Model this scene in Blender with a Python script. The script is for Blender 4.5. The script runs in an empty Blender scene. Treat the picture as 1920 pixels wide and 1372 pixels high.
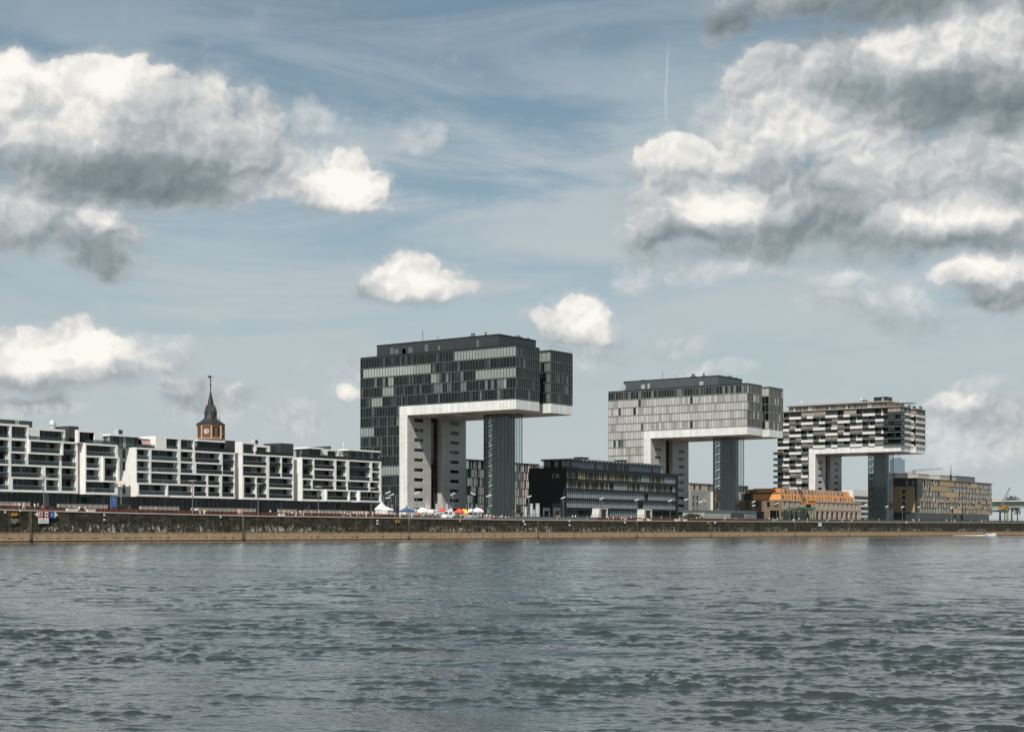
import bpy, bmesh, math, random
import numpy as np
from mathutils import Vector, Matrix
R = math.radians
rnd = random.Random(7)
scene = bpy.context.scene
col = scene.collection
# ------------------------------------------------------------------ camera
YAW = R(36.0)                     # the quay runs along +X, the land lies towards +Y
CA, SA = math.cos(YAW), math.sin(YAW)
HC, YH, FPX = 2.4, 995.0, 2877.0
cam = bpy.data.cameras.new("camera")
cam.sensor_width = 36.0
cam.lens = 36.0*FPX/1920
cam.shift_y = (YH-686.0)/1920
cam.clip_start, cam.clip_end = 0.5, 12000
co = bpy.data.objects.new("camera", cam)
co.location = (0, 0, HC)
co.rotation_euler = (R(90), 0, YAW-R(90))
col.objects.link(co)
scene.camera = co
# ------------------------------------------------------------------ colour management
scene.view_settings.view_transform = 'Standard'
scene.view_settings.look = 'None'
scene.view_settings.exposure = 0.12
scene.view_settings.gamma = 1.0
scene.cycles.use_denoising = True
scene.cycles.max_bounces = 6
scene.cycles.transparent_max_bounces = 12
scene.cycles.caustics_reflective = False
scene.cycles.caustics_refractive = False
scene.cycles.sample_clamp_indirect = 4.0
# ------------------------------------------------------------------ sun
SUN = Vector((-0.98, -0.50, 1.38)).normalized()
sl = bpy.data.lights.new("sun", 'SUN')
sl.energy = 5.0
sl.angle = R(0.53)
sl.color = (1.0, 0.95, 0.87)
so = bpy.data.objects.new("sun", sl)
so.rotation_euler = SUN.to_track_quat('Z', 'Y').to_euler()
so.location = (0, 0, 300)
col.objects.link(so)
# ------------------------------------------------------------------ world: sky texture, thin cirrus and cumulus
world = bpy.data.worlds.new("World")
scene.world = world
world.use_nodes = True
WT = world.node_tree
WT.nodes.clear()
def sock(t, node, i, v):
    if v is None: return
    if isinstance(v, (int, float)): node.inputs[i].default_value = v
    elif isinstance(v, (tuple, list)):
        s = node.inputs[i]
        n = len(s.default_value)
        s.default_value = tuple(v)+((1.0,) if n == 4 and len(v) == 3 else ())
    else: t.links.new(v, node.inputs[i])
def M(t, op, a, b=None, c=None, clamp=False):
    n = t.nodes.new('ShaderNodeMath'); n.operation = op; n.use_clamp = clamp
    sock(t, n, 0, a); sock(t, n, 1, b); sock(t, n, 2, c)
    return n.outputs[0]
def V(t, op, a, b=None, c=None):
    n = t.nodes.new('ShaderNodeVectorMath'); n.operation = op
    sock(t, n, 0, a); sock(t, n, 1, b)
    if c is not None: sock(t, n, 2, c)
    return n.outputs['Value'] if op in ('DOT_PRODUCT', 'LENGTH') else n.outputs['Vector']
def MR(t, v, a, b, c=0.0, d=1.0, kind='SMOOTHSTEP'):
    n = t.nodes.new('ShaderNodeMapRange'); n.interpolation_type = kind
    sock(t, n, 0, v); sock(t, n, 1, a); sock(t, n, 2, b); sock(t, n, 3, c); sock(t, n, 4, d)
    return n.outputs[0]
def MIX(t, f, a, b, mode='MIX'):
    n = t.nodes.new('ShaderNodeMix'); n.data_type = 'RGBA'; n.blend_type = mode
    sock(t, n, 0, f); sock(t, n, 6, a); sock(t, n, 7, b)
    return n.outputs[2]
def NOISE(t, vec, scale, detail=4, rough=0.5, lac=2.0, dist=0.0, out=0):
    n = t.nodes.new('ShaderNodeTexNoise'); n.noise_dimensions = '3D'
    sock(t, n, 'Vector', vec); n.inputs['Scale'].default_value = scale; n.inputs['Detail'].default_value = detail
    n.inputs['Roughness'].default_value = rough; n.inputs['Lacunarity'].default_value = lac; n.inputs['Distortion'].default_value = dist
    return n.outputs[out]
def RAMP(t, fac, stops):
    n = t.nodes.new('ShaderNodeValToRGB'); sock(t, n, 0, fac)
    e = n.color_ramp.elements
    while len(e) < len(stops): e.new(0.5)
    for k, (p, c) in enumerate(stops):
        e[k].position = p; e[k].color = tuple(c)+(1.0,)
    return n.outputs[0]
def COMB(t, x, y, z=0.0):
    n = t.nodes.new('ShaderNodeCombineXYZ'); sock(t, n, 0, x); sock(t, n, 1, y); sock(t, n, 2, z)
    return n.outputs[0]
SKY_STR = 0.1
def cpos(px, py):
    a = math.atan((px-960)/FPX)
    return a*FPX/1000, (YH-py)/1000*math.cos(a)
CLOUDS = [  # solid cumulus: centre and radii of each swelling
 (55,205,135,85),(180,190,130,75),(130,155,70,45),(225,150,60,40),(300,225,150,80),(380,210,60,55),(430,255,100,75),(480,225,45,50),(200,300,260,62),(330,335,170,55),(480,310,95,45),(540,335,55,35),
 (20,390,110,66),(110,395,110,60),(200,425,75,58),(205,485,60,32),(70,345,55,35),
 (655,308,42,40),(640,345,70,42),(595,362,58,32),(690,345,48,36),(640,378,95,18),
 (780,502,48,34),(750,525,60,33),(832,522,48,32),(785,542,112,24),(698,545,34,20),(868,535,32,24),
 (1082,588,48,42),(1035,602,45,26),(1120,596,34,34),(1080,625,72,24),
 (125,630,52,46),(50,655,66,42),(190,655,56,44),(100,690,150,34),(5,650,40,30),(280,685,40,20),(323,716,38,16),(400,728,46,26),
 (657,742,22,15),(40,752,58,18),(110,752,24,18),(420,740,60,24),(350,745,50,18),
 (1225,300,42,40),(1300,305,95,50),(1420,285,120,65),(1535,255,75,60),(1620,335,150,85),(1780,355,170,85),(1905,335,110,80),(1300,385,120,72),(1450,405,150,78),(1700,420,200,60),(1880,430,100,55),(1235,415,48,60),
 (1450,145,72,56),(1570,100,85,55),(1700,115,150,85),(1850,90,130,110),(1900,200,130,70),(1740,200,110,50),(1550,185,70,45),
 (1500,2,150,32),(1700,8,170,38),(1365,35,42,36),(1480,215,120,45),(1440,345,110,60),(1560,365,110,60),(1680,330,120,70),(1650,170,110,60),(1800,190,130,70),(1650,235,150,55),(1900,150,150,140),(1870,270,120,60),(1420,170,60,50),(1800,0,160,50),
 (1850,518,88,30),(1925,510,70,34),(1890,555,70,24),
 (1805,758,80,30),(1880,775,80,36),(1910,800,60,46)]
WISPS = [(540,320,120,60),(1580,525,70,24),(1590,568,90,34),(1692,548,46,38),(1680,585,60,24),(1130,650,70,50),(300,660,80,36),(395,760,120,40),(60,755,110,32),(110,752,26,22),(1300,500,140,40),
 (590,220,50,36),(765,250,60,36),(1840,815,170,70),(1690,590,100,36),(20,700,120,50),(1840,715,70,18),(1190,520,45,26),(560,790,80,40),(700,700,70,40),(1280,640,60,20),(1340,690,80,20),(40,720,140,30),(1370,220,70,60)]
BRIGHT = [(130,150,170,55,.34),(50,200,60,70,.2),(215,140,70,40,.22),(410,225,70,50,.14),(470,220,50,40,.12),(100,240,90,45,.2),(20,350,75,45,.26),(205,392,40,28,.36),(650,330,80,55,.42),(785,510,100,42,.42),(1080,585,75,45,.42),(125,640,110,50,.36),(40,665,70,35,.2),
 (190,640,50,30,.2),(322,715,38,18,.3),(1350,380,75,46,.42),(1770,408,110,36,.44),(1235,275,50,30,.3),(1330,285,80,30,.2),(1540,240,80,50,.3),(1620,300,60,60,.22),(1690,100,80,50,.26),(1850,60,90,60,.2),(1440,140,70,45,.16),(1590,515,50,18,.3),
 (1655,555,50,26,.16),(1840,508,90,24,.38),(1810,748,70,20,.26),(657,742,26,18,.4),(1900,300,70,30,.12),(1420,250,100,25,.14),(280,680,40,20,.2)]
DARK = [(65,190,42,34,.5),(170,325,260,42,.55),(310,375,130,32,.45),(250,215,70,50,.14),(330,290,200,40,.16),(150,455,140,36,.5),(205,500,75,30,.4),(650,400,100,14,.4),(780,568,120,12,.4),(1090,650,90,24,.25),(100,720,170,26,.34),
 (1480,445,230,42,.52),(1280,470,110,30,.4),(1560,350,80,34,.24),(1440,330,60,30,.14),(1720,468,220,30,.42),(1860,185,150,62,.6),(1720,190,80,40,.3),(1610,150,46,60,.25),(1600,15,340,42,.55),(1375,40,50,40,.3),(1895,562,100,24,.5),(1680,590,80,26,.3),(1600,575,80,20,.2),(1900,470,90,28,.3),
 (1690,370,70,24,.25),(1860,380,80,20,.2),(420,760,120,26,.1)]
def build_sky(t):
    tc = t.nodes.new('ShaderNodeTexCoord')
    D = V(t, 'NORMALIZE', tc.outputs['Generated'])
    fx = V(t, 'DOT_PRODUCT', D, (CA, SA, 0)); rx = V(t, 'DOT_PRODUCT', D, (SA, -CA, 0)); dz = V(t, 'DOT_PRODUCT', D, (0, 0, 1))
    az = M(t, 'ARCTAN2', rx, fx)
    hor = M(t, 'SQRT', M(t, 'MAXIMUM', M(t, 'SUBTRACT', 1.0, M(t, 'MULTIPLY', dz, dz)), 1e-4))
    tel = M(t, 'DIVIDE', dz, hor)
    U, W = M(t, 'MULTIPLY', az, FPX/1000), M(t, 'MULTIPLY', tel, FPX/1000)
    P0 = COMB(t, U, W, 0.0)
    sky = t.nodes.new('ShaderNodeTexSky'); sky.sky_type = 'NISHITA'; sky.sun_disc = False
    sky.sun_elevation = math.asin(SUN.z); sky.sun_rotation = math.atan2(SUN.x, SUN.y)
    sky.altitude = 50; sky.air_density = 1.0; sky.dust_density = 1.2; sky.ozone_density = 1.0
    hs = t.nodes.new('ShaderNodeHueSaturation'); hs.inputs['Saturation'].default_value = SKY_SAT; hs.inputs['Hue'].default_value = 0.482
    t.links.new(sky.outputs[0], hs.inputs['Color'])
    base = MIX(t, 1.0, hs.outputs[0], SKY_TINT, 'MULTIPLY')
    k = 1.0/SKY_STR
    # pale haze towards the horizon and thin diagonal cirrus
    hz = MR(t, W, 0.74, 0.02, 0.0, HAZE_MAX, 'SMOOTHSTEP')
    base = MIX(t, hz, base, tuple(c*k for c in HAZE_COL))
    rot = t.nodes.new('ShaderNodeMapping'); rot.inputs['Rotation'].default_value = (0, 0, R(-17)); rot.inputs['Scale'].default_value = (0.8, 3.6, 1)
    t.links.new(P0, rot.inputs['Vector'])
    ci = NOISE(t, rot.outputs[0], 1.7, 6, 0.58, dist=0.7)
    cif = M(t, 'MULTIPLY', MR(t, ci, 0.36, 0.62, 0.0, 0.85), MR(t, W, 1.02, .62, .30, 1.0))
    base = MIX(t, cif, base, tuple(c*k for c in (.46, .515, .54)))
    veil = M(t, 'MULTIPLY', MR(t, NOISE(t, V(t, 'MULTIPLY', P0, (1, 2.0, 1)), 5.5, 6, .6), .42, .68, 0, .55), MR(t, W, .62, .18))
    base = MIX(t, veil, base, tuple(c*k for c in (.47, .51, .525)))
    con = V(t, 'MULTIPLY_ADD', P0, (1/.0035, 1/.10, 0), tuple(-v for v in (cpos(1251, 165)[0]/.0035, cpos(1251, 165)[1]/.10))+(0,))
    wob = NOISE(t, P0, 9.0, 2, .5)
    con = V(t, 'ADD', con, COMB(t, M(t, 'MULTIPLY', M(t, 'SUBTRACT', wob, .5), 6.0), 0.0))
    conf = MR(t, V(t, 'DOT_PRODUCT', con, con), 1.0, 0.0, 0.0, .35)
    base = MIX(t, conf, base, tuple(c*k for c in (.55, .62, .66)))
    def blobs(P, lst, smooth=.35):
        acc = None
        for b in lst:
            cx, cy = cpos(b[0], b[1]); sx, sy = 1000.0/b[2], 1000.0/b[3]
            q = V(t, 'MULTIPLY_ADD', P, (sx, sy, 0), (-cx*sx, -cy*sy, 0))
            d = V(t, 'DOT_PRODUCT', q, q)
            acc = d if acc is None else M(t, 'SMOOTH_MIN', acc, d, smooth)
        return M(t, 'SUBTRACT', 1.0, M(t, 'MINIMUM', acc, 2.2))
    def warp(P):
        n1 = NOISE(t, P, 6.0, 3, .5, out=1)
        n2 = NOISE(t, P, 24.0, 4, .6, out=1)
        a = V(t, 'MULTIPLY_ADD', V(t, 'SUBTRACT', n1, (.5, .5, .5)), (.10, .085, 0), P)
        return V(t, 'MULTIPLY_ADD', V(t, 'SUBTRACT', n2, (.5, .5, .5)), (.036, .030, 0), a)
    def billow(P, det):
        v = t.nodes.new('ShaderNodeTexVoronoi'); v.feature = 'F1'; v.voronoi_dimensions = '2D'
        v.inputs['Scale'].default_value = 9.0; v.inputs['Detail'].default_value = det; v.inputs['Roughness'].default_value = .5; v.inputs['Lacunarity'].default_value = 2.3
        t.links.new(P, v.inputs['Vector'])
        return M(t, 'SUBTRACT', .45, v.outputs['Distance'])
    PW = warp(P0)
    fb = NOISE(t, P0, 11.0, 10, .63)
    bl = billow(PW, 3.0)
    F = M(t, 'ADD', blobs(PW, CLOUDS), .42)
    F = M(t, 'ADD', F, M(t, 'MULTIPLY_ADD', M(t, 'SUBTRACT', fb, .5), 2.2, M(t, 'MULTIPLY', bl, .6)))
    nf = M(t, 'MULTIPLY', M(t, 'SUBTRACT', fb, .5), 1.4)
    OFF = (-.016, .026, 0)
    rl = M(t, 'SUBTRACT', NOISE(t, PW, 6.5, 4, .5), NOISE(t, V(t, 'ADD', PW, OFF), 6.5, 4, .5))
    rb = M(t, 'SUBTRACT', bl, billow(V(t, 'ADD', PW, (-.008, .014, 0)), 2.0))
    b = M(t, 'MULTIPLY_ADD', rl, .85, .61)
    b = M(t, 'MULTIPLY_ADD', rb, .32, b)
    r2 = M(t, 'SUBTRACT', NOISE(t, P0, 17.0, 7, .58), NOISE(t, V(t, 'ADD', P0, (-.006, .010, 0)), 17.0, 7, .58))
    b = M(t, 'MULTIPLY_ADD', r2, .24, b)
    b = M(t, 'MULTIPLY_ADD', M(t, 'SUBTRACT', NOISE(t, P0, 4.0, 3, .5), .5), .30, b)
    b = M(t, 'MULTIPLY_ADD', M(t, 'SUBTRACT', fb, .5), .12, b)
    for lst, sg in ((BRIGHT, 1.0), (DARK, -1.0)):
        for amp in sorted({round(e[4]/.12)*.12 for e in lst}):
            sub = [e for e in lst if round(e[4]/.12)*.12 == amp]
            if not sub or amp == 0: continue
            g = M(t, 'MAXIMUM', blobs(PW, [(e[0], e[1], e[2]*1.35, e[3]*1.35) for e in sub], .6), 0.0)
            b = M(t, 'MULTIPLY_ADD', g, sg*amp*(.90 if sg > 0 else .66), b)
    ccol = RAMP(t, M(t, 'MULTIPLY', b, 1.0, clamp=True), [(0.0, (.15,.19,.21)), (.28, (.24,.285,.305)), (.52, (.39,.42,.44)), (.72, (.58,.59,.59)), (.92, (.82,.80,.755)), (1.0, (.90,.87,.82))])
    ccol = MIX(t, 1.0, ccol, (k, k, k), 'MULTIPLY')
    al = MR(t, F, -.30, MR(t, b, .35, .85, 1.0, .32), 0, 1)
    al = M(t, 'MAXIMUM', al, MR(t, F, -1.0, .5, 0, .42))
    FW = M(t, 'ADD', blobs(PW, WISPS), M(t, 'MULTIPLY', nf, 1.5))
    aw = MR(t, FW, -.35, 1.0, 0, .8)
    wcol = MIX(t, 1.0, RAMP(t, b, [(0.1, (.28,.34,.37)), (.5, (.44,.49,.52)), (.85, (.74,.74,.72))]), (k, k, k), 'MULTIPLY')
    base = MIX(t, aw, base, wcol)
    out = MIX(t, al, base, ccol)
    return out
SKY_SAT, SKY_TINT, HAZE_MAX, HAZE_COL = 0.70, (.67, .755, .78), .93, (.46, .515, .53)
bg = WT.nodes.new('ShaderNodeBackground'); bg.inputs['Strength'].default_value = SKY_STR
wo = WT.nodes.new('ShaderNodeOutputWorld')
WT.links.new(build_sky(WT), bg.inputs['Color']); WT.links.new(bg.outputs[0], wo.inputs['Surface'])
world.cycles.sampling_method = 'NONE'
# ------------------------------------------------------------------ measuring helpers: where a sight line meets a real plane of the place
def depth_y(px, Y): return Y/(SA-(px-960)/FPX*CA)
def X_at(px, Y):
    r = (px-960)/FPX
    return depth_y(px, Y)*(CA+r*SA)
def Y_at(px, X):
    r = (px-960)/FPX
    return X/(CA+r*SA)*(SA-r*CA)
def Z_at(px, py, Y): return HC+(YH-py)/FPX*depth_y(px, Y)
YQ = 288.0
_q = [(-200,950),(0,954),(240,960.6),(480,966),(720,969.5),(960,973.5),(1200,975.5),(1440,977),(1680,978.5),(1920,979.3)]
_qx = [X_at(p, YQ) for p, _ in _q]; _qz = [Z_at(p, y, YQ) for p, y in _q]
def zq(X): return float(np.interp(X, _qx, _qz))
TER = 1.0
def zt(X): return zq(X)+TER
# ------------------------------------------------------------------ materials
MATS = {}
def mat(name, c, rough=.6, var=.12, vs=1.5, metal=0.0, spec=.5, bump=0.0, bs=8.0, c2=None, stretch=(1,1,1)):
    if name in MATS: return MATS[name]
    m = bpy.data.materials.new(name); m.use_nodes = True; t = m.node_tree
    b = t.nodes['Principled BSDF']
    tc = t.nodes.new('ShaderNodeTexCoord')
    mp = t.nodes.new('ShaderNodeMapping'); mp.inputs['Scale'].default_value = stretch
    t.links.new(tc.outputs['Object'], mp.inputs['Vector'])
    n = NOISE(t, mp.outputs[0], vs, 6, .6)
    lo = tuple(x*(1-var) for x in c); hi = tuple(min(1, x*(1+var)) for x in c)
    if c2: hi = c2
    cc = RAMP(t, n, [(.3, lo), (.7, hi)])
    t.links.new(cc, b.inputs['Base Color'])
    b.inputs['Roughness'].default_value = rough; b.inputs['Metallic'].default_value = metal
    b.inputs['Specular IOR Level'].default_value = spec
    if bump:
        bn = t.nodes.new('ShaderNodeBump'); bn.inputs['Strength'].default_value = bump; bn.inputs['Distance'].default_value = .05
        t.links.new(NOISE(t, mp.outputs[0], bs, 5, .6), bn.inputs['Height']); t.links.new(bn.outputs[0], b.inputs['Normal'])
    MATS[name] = m
    return m
def panel_mat(name, c, w, h, gap, dark, rough=.45, var=.06, axis='v', off=.5):
    """cladding with joints: a brick texture on real-size coordinates (u along the wall, v up)."""
    if name in MATS: return MATS[name]
    m = bpy.data.materials.new(name); m.use_nodes = True; t = m.node_tree
    b = t.nodes['Principled BSDF']
    tc = t.nodes.new('ShaderNodeTexCoord')
    sx = t.nodes.new('ShaderNodeSeparateXYZ'); t.links.new(tc.outputs['Object'], sx.inputs[0])
    u = M(t, 'ADD', sx.outputs[0], sx.outputs[1])
    vec = COMB(t, u, sx.outputs[2], 0.0)
    br = t.nodes.new('ShaderNodeTexBrick'); t.links.new(vec, br.inputs['Vector'])
    br.offset = off; br.inputs['Scale'].default_value = 1.0
    br.inputs['Brick Width'].default_value = w; br.inputs['Row Height'].default_value = h; br.inputs['Mortar Size'].default_value = gap
    br.inputs['Mortar Smooth'].default_value = .2; br.inputs['Bias'].default_value = 0
    br.inputs['Color1'].default_value = tuple(x*(1-var) for x in c)+(1,); br.inputs['Color2'].default_value = tuple(min(1, x*(1+var)) for x in c)+(1,)
    br.inputs['Mortar'].default_value = tuple(x*dark for x in c)+(1,)
    n = NOISE(t, tc.outputs['Object'], .35, 6, .6)
    cc = MIX(t, 1.0, br.outputs['Color'], RAMP(t, n, [(.3, (.86,.86,.85)), (.7, (1,1,1))]), 'MULTIPLY')
    st = NOISE(t, COMB(t, M(t, 'MULTIPLY', u, 1.6), 0.0, M(t, 'MULTIPLY', sx.outputs[2], .06)), 1.0, 6, .7)
    cc = MIX(t, 1.0, cc, RAMP(t, st, [(.36, (.80,.795,.78)), (.58, (1,1,1))]), 'MULTIPLY')
    t.links.new(cc, b.inputs['Base Color']); b.inputs['Roughness'].default_value = rough
    MATS[name] = m
    return m
def glass_mat(name, c, rough=.06, spec=.5, tint=None):
    m = mat(name, c, rough, .35, .25, 0.0, spec)
    return m
def clear_glass(name, c=(.55,.7,.68), f=.3):
    if name in MATS: return MATS[name]
    m = bpy.data.materials.new(name); m.use_nodes = True; t = m.node_tree
    t.nodes.clear()
    o = t.nodes.new('ShaderNodeOutputMaterial'); tr = t.nodes.new('ShaderNodeBsdfTransparent'); gl = t.nodes.new('ShaderNodeBsdfGlossy')
    tr.inputs[0].default_value = c+(1,); gl.inputs['Roughness'].default_value = .05
    fr = t.nodes.new('ShaderNodeFresnel'); fr.inputs[0].default_value = 1.5
    mx = t.nodes.new('ShaderNodeMixShader'); t.links.new(M(t, 'ADD', fr.outputs[0], f*.25, clamp=True), mx.inputs[0]); t.links.new(tr.outputs[0], mx.inputs[1]); t.links.new(gl.outputs[0], mx.inputs[2])
    t.links.new(mx.outputs[0], o.inputs['Surface'])
    MATS[name] = m
    return m
WHITE = mat('white_render', (.74,.73,.70), .6, .09, .5)
GLASS = [glass_mat('dark_glass', (.007,.010,.011), .05, .35), glass_mat('dark_green_glass', (.012,.021,.020), .05, .35), glass_mat('grey_glass', (.028,.036,.037), .06, .4), glass_mat('curtain_glass', (.12,.14,.14), .15)]
BLACK = mat('black_metal', (.014,.016,.018), .45, .2)
DARKGREY = mat('dark_grey_panel', (.032,.037,.040), .5, .15, .6)
MIDGREY = mat('grey_panel', (.11,.125,.13), .5, .1, .6)
ALU = mat('aluminium', (.42,.45,.45), .35, .1, 2.0, .6)
STEEL = mat('light_steel', (.48,.50,.50), .4, .1, 2.0, .3)
CONC = mat('concrete', (.40,.38,.35), .85, .12, .8, bump=.2)
LEAFM = mat('leaf_green', (.038,.048,.020), .7, .4, .8)
# ------------------------------------------------------------------ mesh builder
ROOTLOC = {}
class MB:
    def __init__(s): s.v, s.f, s.m = [], [], []
    def face(s, pts, mi=0):
        i = len(s.v); s.v += [tuple(p) for p in pts]; s.f.append(tuple(range(i, i+len(pts)))); s.m.append(mi)
    def box(s, x0, x1, y0, y1, z0, z1, mi=0):
        i = len(s.v)
        s.v += [(x0,y0,z0),(x1,y0,z0),(x1,y1,z0),(x0,y1,z0),(x0,y0,z1),(x1,y0,z1),(x1,y1,z1),(x0,y1,z1)]
        for f in ((0,3,2,1),(4,5,6,7),(0,1,5,4),(1,2,6,5),(2,3,7,6),(3,0,4,7)):
            s.f.append(tuple(i+k for k in f)); s.m.append(mi)
    def prism(s, poly, z0, z1, mi=0):
        """poly: (x,y) anticlockwise"""
        n = len(poly); i = len(s.v)
        s.v += [(x,y,z0) for x,y in poly]+[(x,y,z1) for x,y in poly]
        s.f.append(tuple(i+k for k in reversed(range(n)))); s.m.append(mi)
        s.f.append(tuple(i+n+k for k in range(n))); s.m.append(mi)
        for k in range(n):
            j = (k+1) % n
            s.f.append((i+k, i+j, i+n+j, i+n+k)); s.m.append(mi)
    def bar(s, a, b, w, mi=0, h=None):
        a, b = Vector(a), Vector(b); d = (b-a)
        if d.length < 1e-6: return
        d.normalize()
        up = Vector((0,0,1)) if abs(d.z) < .95 else Vector((1,0,0))
        p = d.cross(up).normalized()*(w/2); q = d.cross(p).normalized()*((h or w)/2)
        i = len(s.v)
        for c in (a, b):
            for e in (p+q, p-q, -p-q, -p+q): s.v.append(tuple(c+e))
        for f in ((0,1,2,3),(7,6,5,4),(0,4,5,1),(1,5,6,2),(2,6,7,3),(3,7,4,0)):
            s.f.append(tuple(i+k for k in f)); s.m.append(mi)
    def lathe(s, c, prof, n=12, mi=0, rot=0.0, cap=True):
        """prof: (radius, z) from bottom to top about the vertical through c"""
        i = len(s.v)
        for r, z in prof:
            for k in range(n):
                a = rot+2*math.pi*k/n
                s.v.append((c[0]+r*math.cos(a), c[1]+r*math.sin(a), c[2]+z))
        for j in range(len(prof)-1):
            for k in range(n):
                l = (k+1) % n
                s.f.append((i+j*n+k, i+j*n+l, i+(j+1)*n+l, i+(j+1)*n+k)); s.m.append(mi)
        if cap:
            s.f.append(tuple(i+k for k in reversed(range(n)))); s.m.append(mi)
            s.f.append(tuple(i+(len(prof)-1)*n+k for k in range(n))); s.m.append(mi)
    def build(s, name, mats, parent=None, smooth=False):
        if not isinstance(mats, (list, tuple)): mats = [mats]
        me = bpy.data.meshes.new(name)
        off = Vector((0,0,0))
        if parent is not None: off = ROOTLOC[parent.name]
        me.from_pydata([(x-off.x, y-off.y, z-off.z) for x,y,z in s.v], [], s.f)
        for m in mats: me.materials.append(m)
        me.polygons.foreach_set('material_index', s.m)
        if smooth: me.polygons.foreach_set('use_smooth', [True]*len(s.f))
        me.update()
        o = bpy.data.objects.new(name, me); col.objects.link(o)
        if parent is not None: o.parent = parent
        ROOTLOC[o.name] = off
        return o
def thing(name, label, cat, loc, group=None):
    o = bpy.data.objects.new(name, None); o.empty_display_size = .5; col.objects.link(o)
    o.location = loc; o['label'] = label; o['category'] = cat
    if group: o['group'] = group
    ROOTLOC[o.name] = Vector(loc)
    return o
def tag(o, label, cat, group=None):
    o['label'] = label; o['category'] = cat
    if group: o['group'] = group
    return o
def struct(o): o['kind'] = 'structure'; return o
def kids(o): return [c for c in o.children]
def dup(root, loc, label, group=None, rz=0.0, sc=1.0):
    r = root.copy(); col.objects.link(r); r.location = loc; r.rotation_euler = (0,0,rz); r.scale = (sc,sc,sc); r['label'] = label
    if group: r['group'] = group
    for ch in kids(root):
        c = ch.copy(); col.objects.link(c); c.parent = r
        for g in kids(ch):
            d = g.copy(); col.objects.link(d); d.parent = c
    return r
def holed(mb, u0, u1, z0, z1, holes, P, depth, mi=0, ri=0):
    """a wall face with rectangular openings and their reveals. P(u, z, t): world point, t = metres behind the face"""
    us = sorted({u0, u1}|{h[0] for h in holes}|{h[1] for h in holes}); zs = sorted({z0, z1}|{h[2] for h in holes}|{h[3] for h in holes})
    us = [u for u in us if u0-1e-6 <= u <= u1+1e-6]; zs = [z for z in zs if z0-1e-6 <= z <= z1+1e-6]
    def op(i, j):
        if i < 0 or j < 0 or i >= len(us)-1 or j >= len(zs)-1: return False
        a, b = (us[i]+us[i+1])/2, (zs[j]+zs[j+1])/2
        return any(h[0] < a < h[1] and h[2] < b < h[3] for h in holes)
    for i in range(len(us)-1):
        for j in range(len(zs)-1):
            if not op(i, j):
                mb.face([P(us[i],zs[j],0), P(us[i+1],zs[j],0), P(us[i+1],zs[j+1],0), P(us[i],zs[j+1],0)], mi)
            else:
                a, b, c, d = us[i], us[i+1], zs[j], zs[j+1]
                if not op(i-1, j): mb.face([P(a,c,0), P(a,d,0), P(a,d,depth), P(a,c,depth)], ri)
                if not op(i+1, j): mb.face([P(b,d,0), P(b,c,0), P(b,c,depth), P(b,d,depth)], ri)
                if not op(i, j-1): mb.face([P(b,c,0), P(a,c,0), P(a,c,depth), P(b,c,depth)], ri)
                if not op(i, j+1): mb.face([P(a,d,0), P(b,d,0), P(b,d,depth), P(a,d,depth)], ri)
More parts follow.
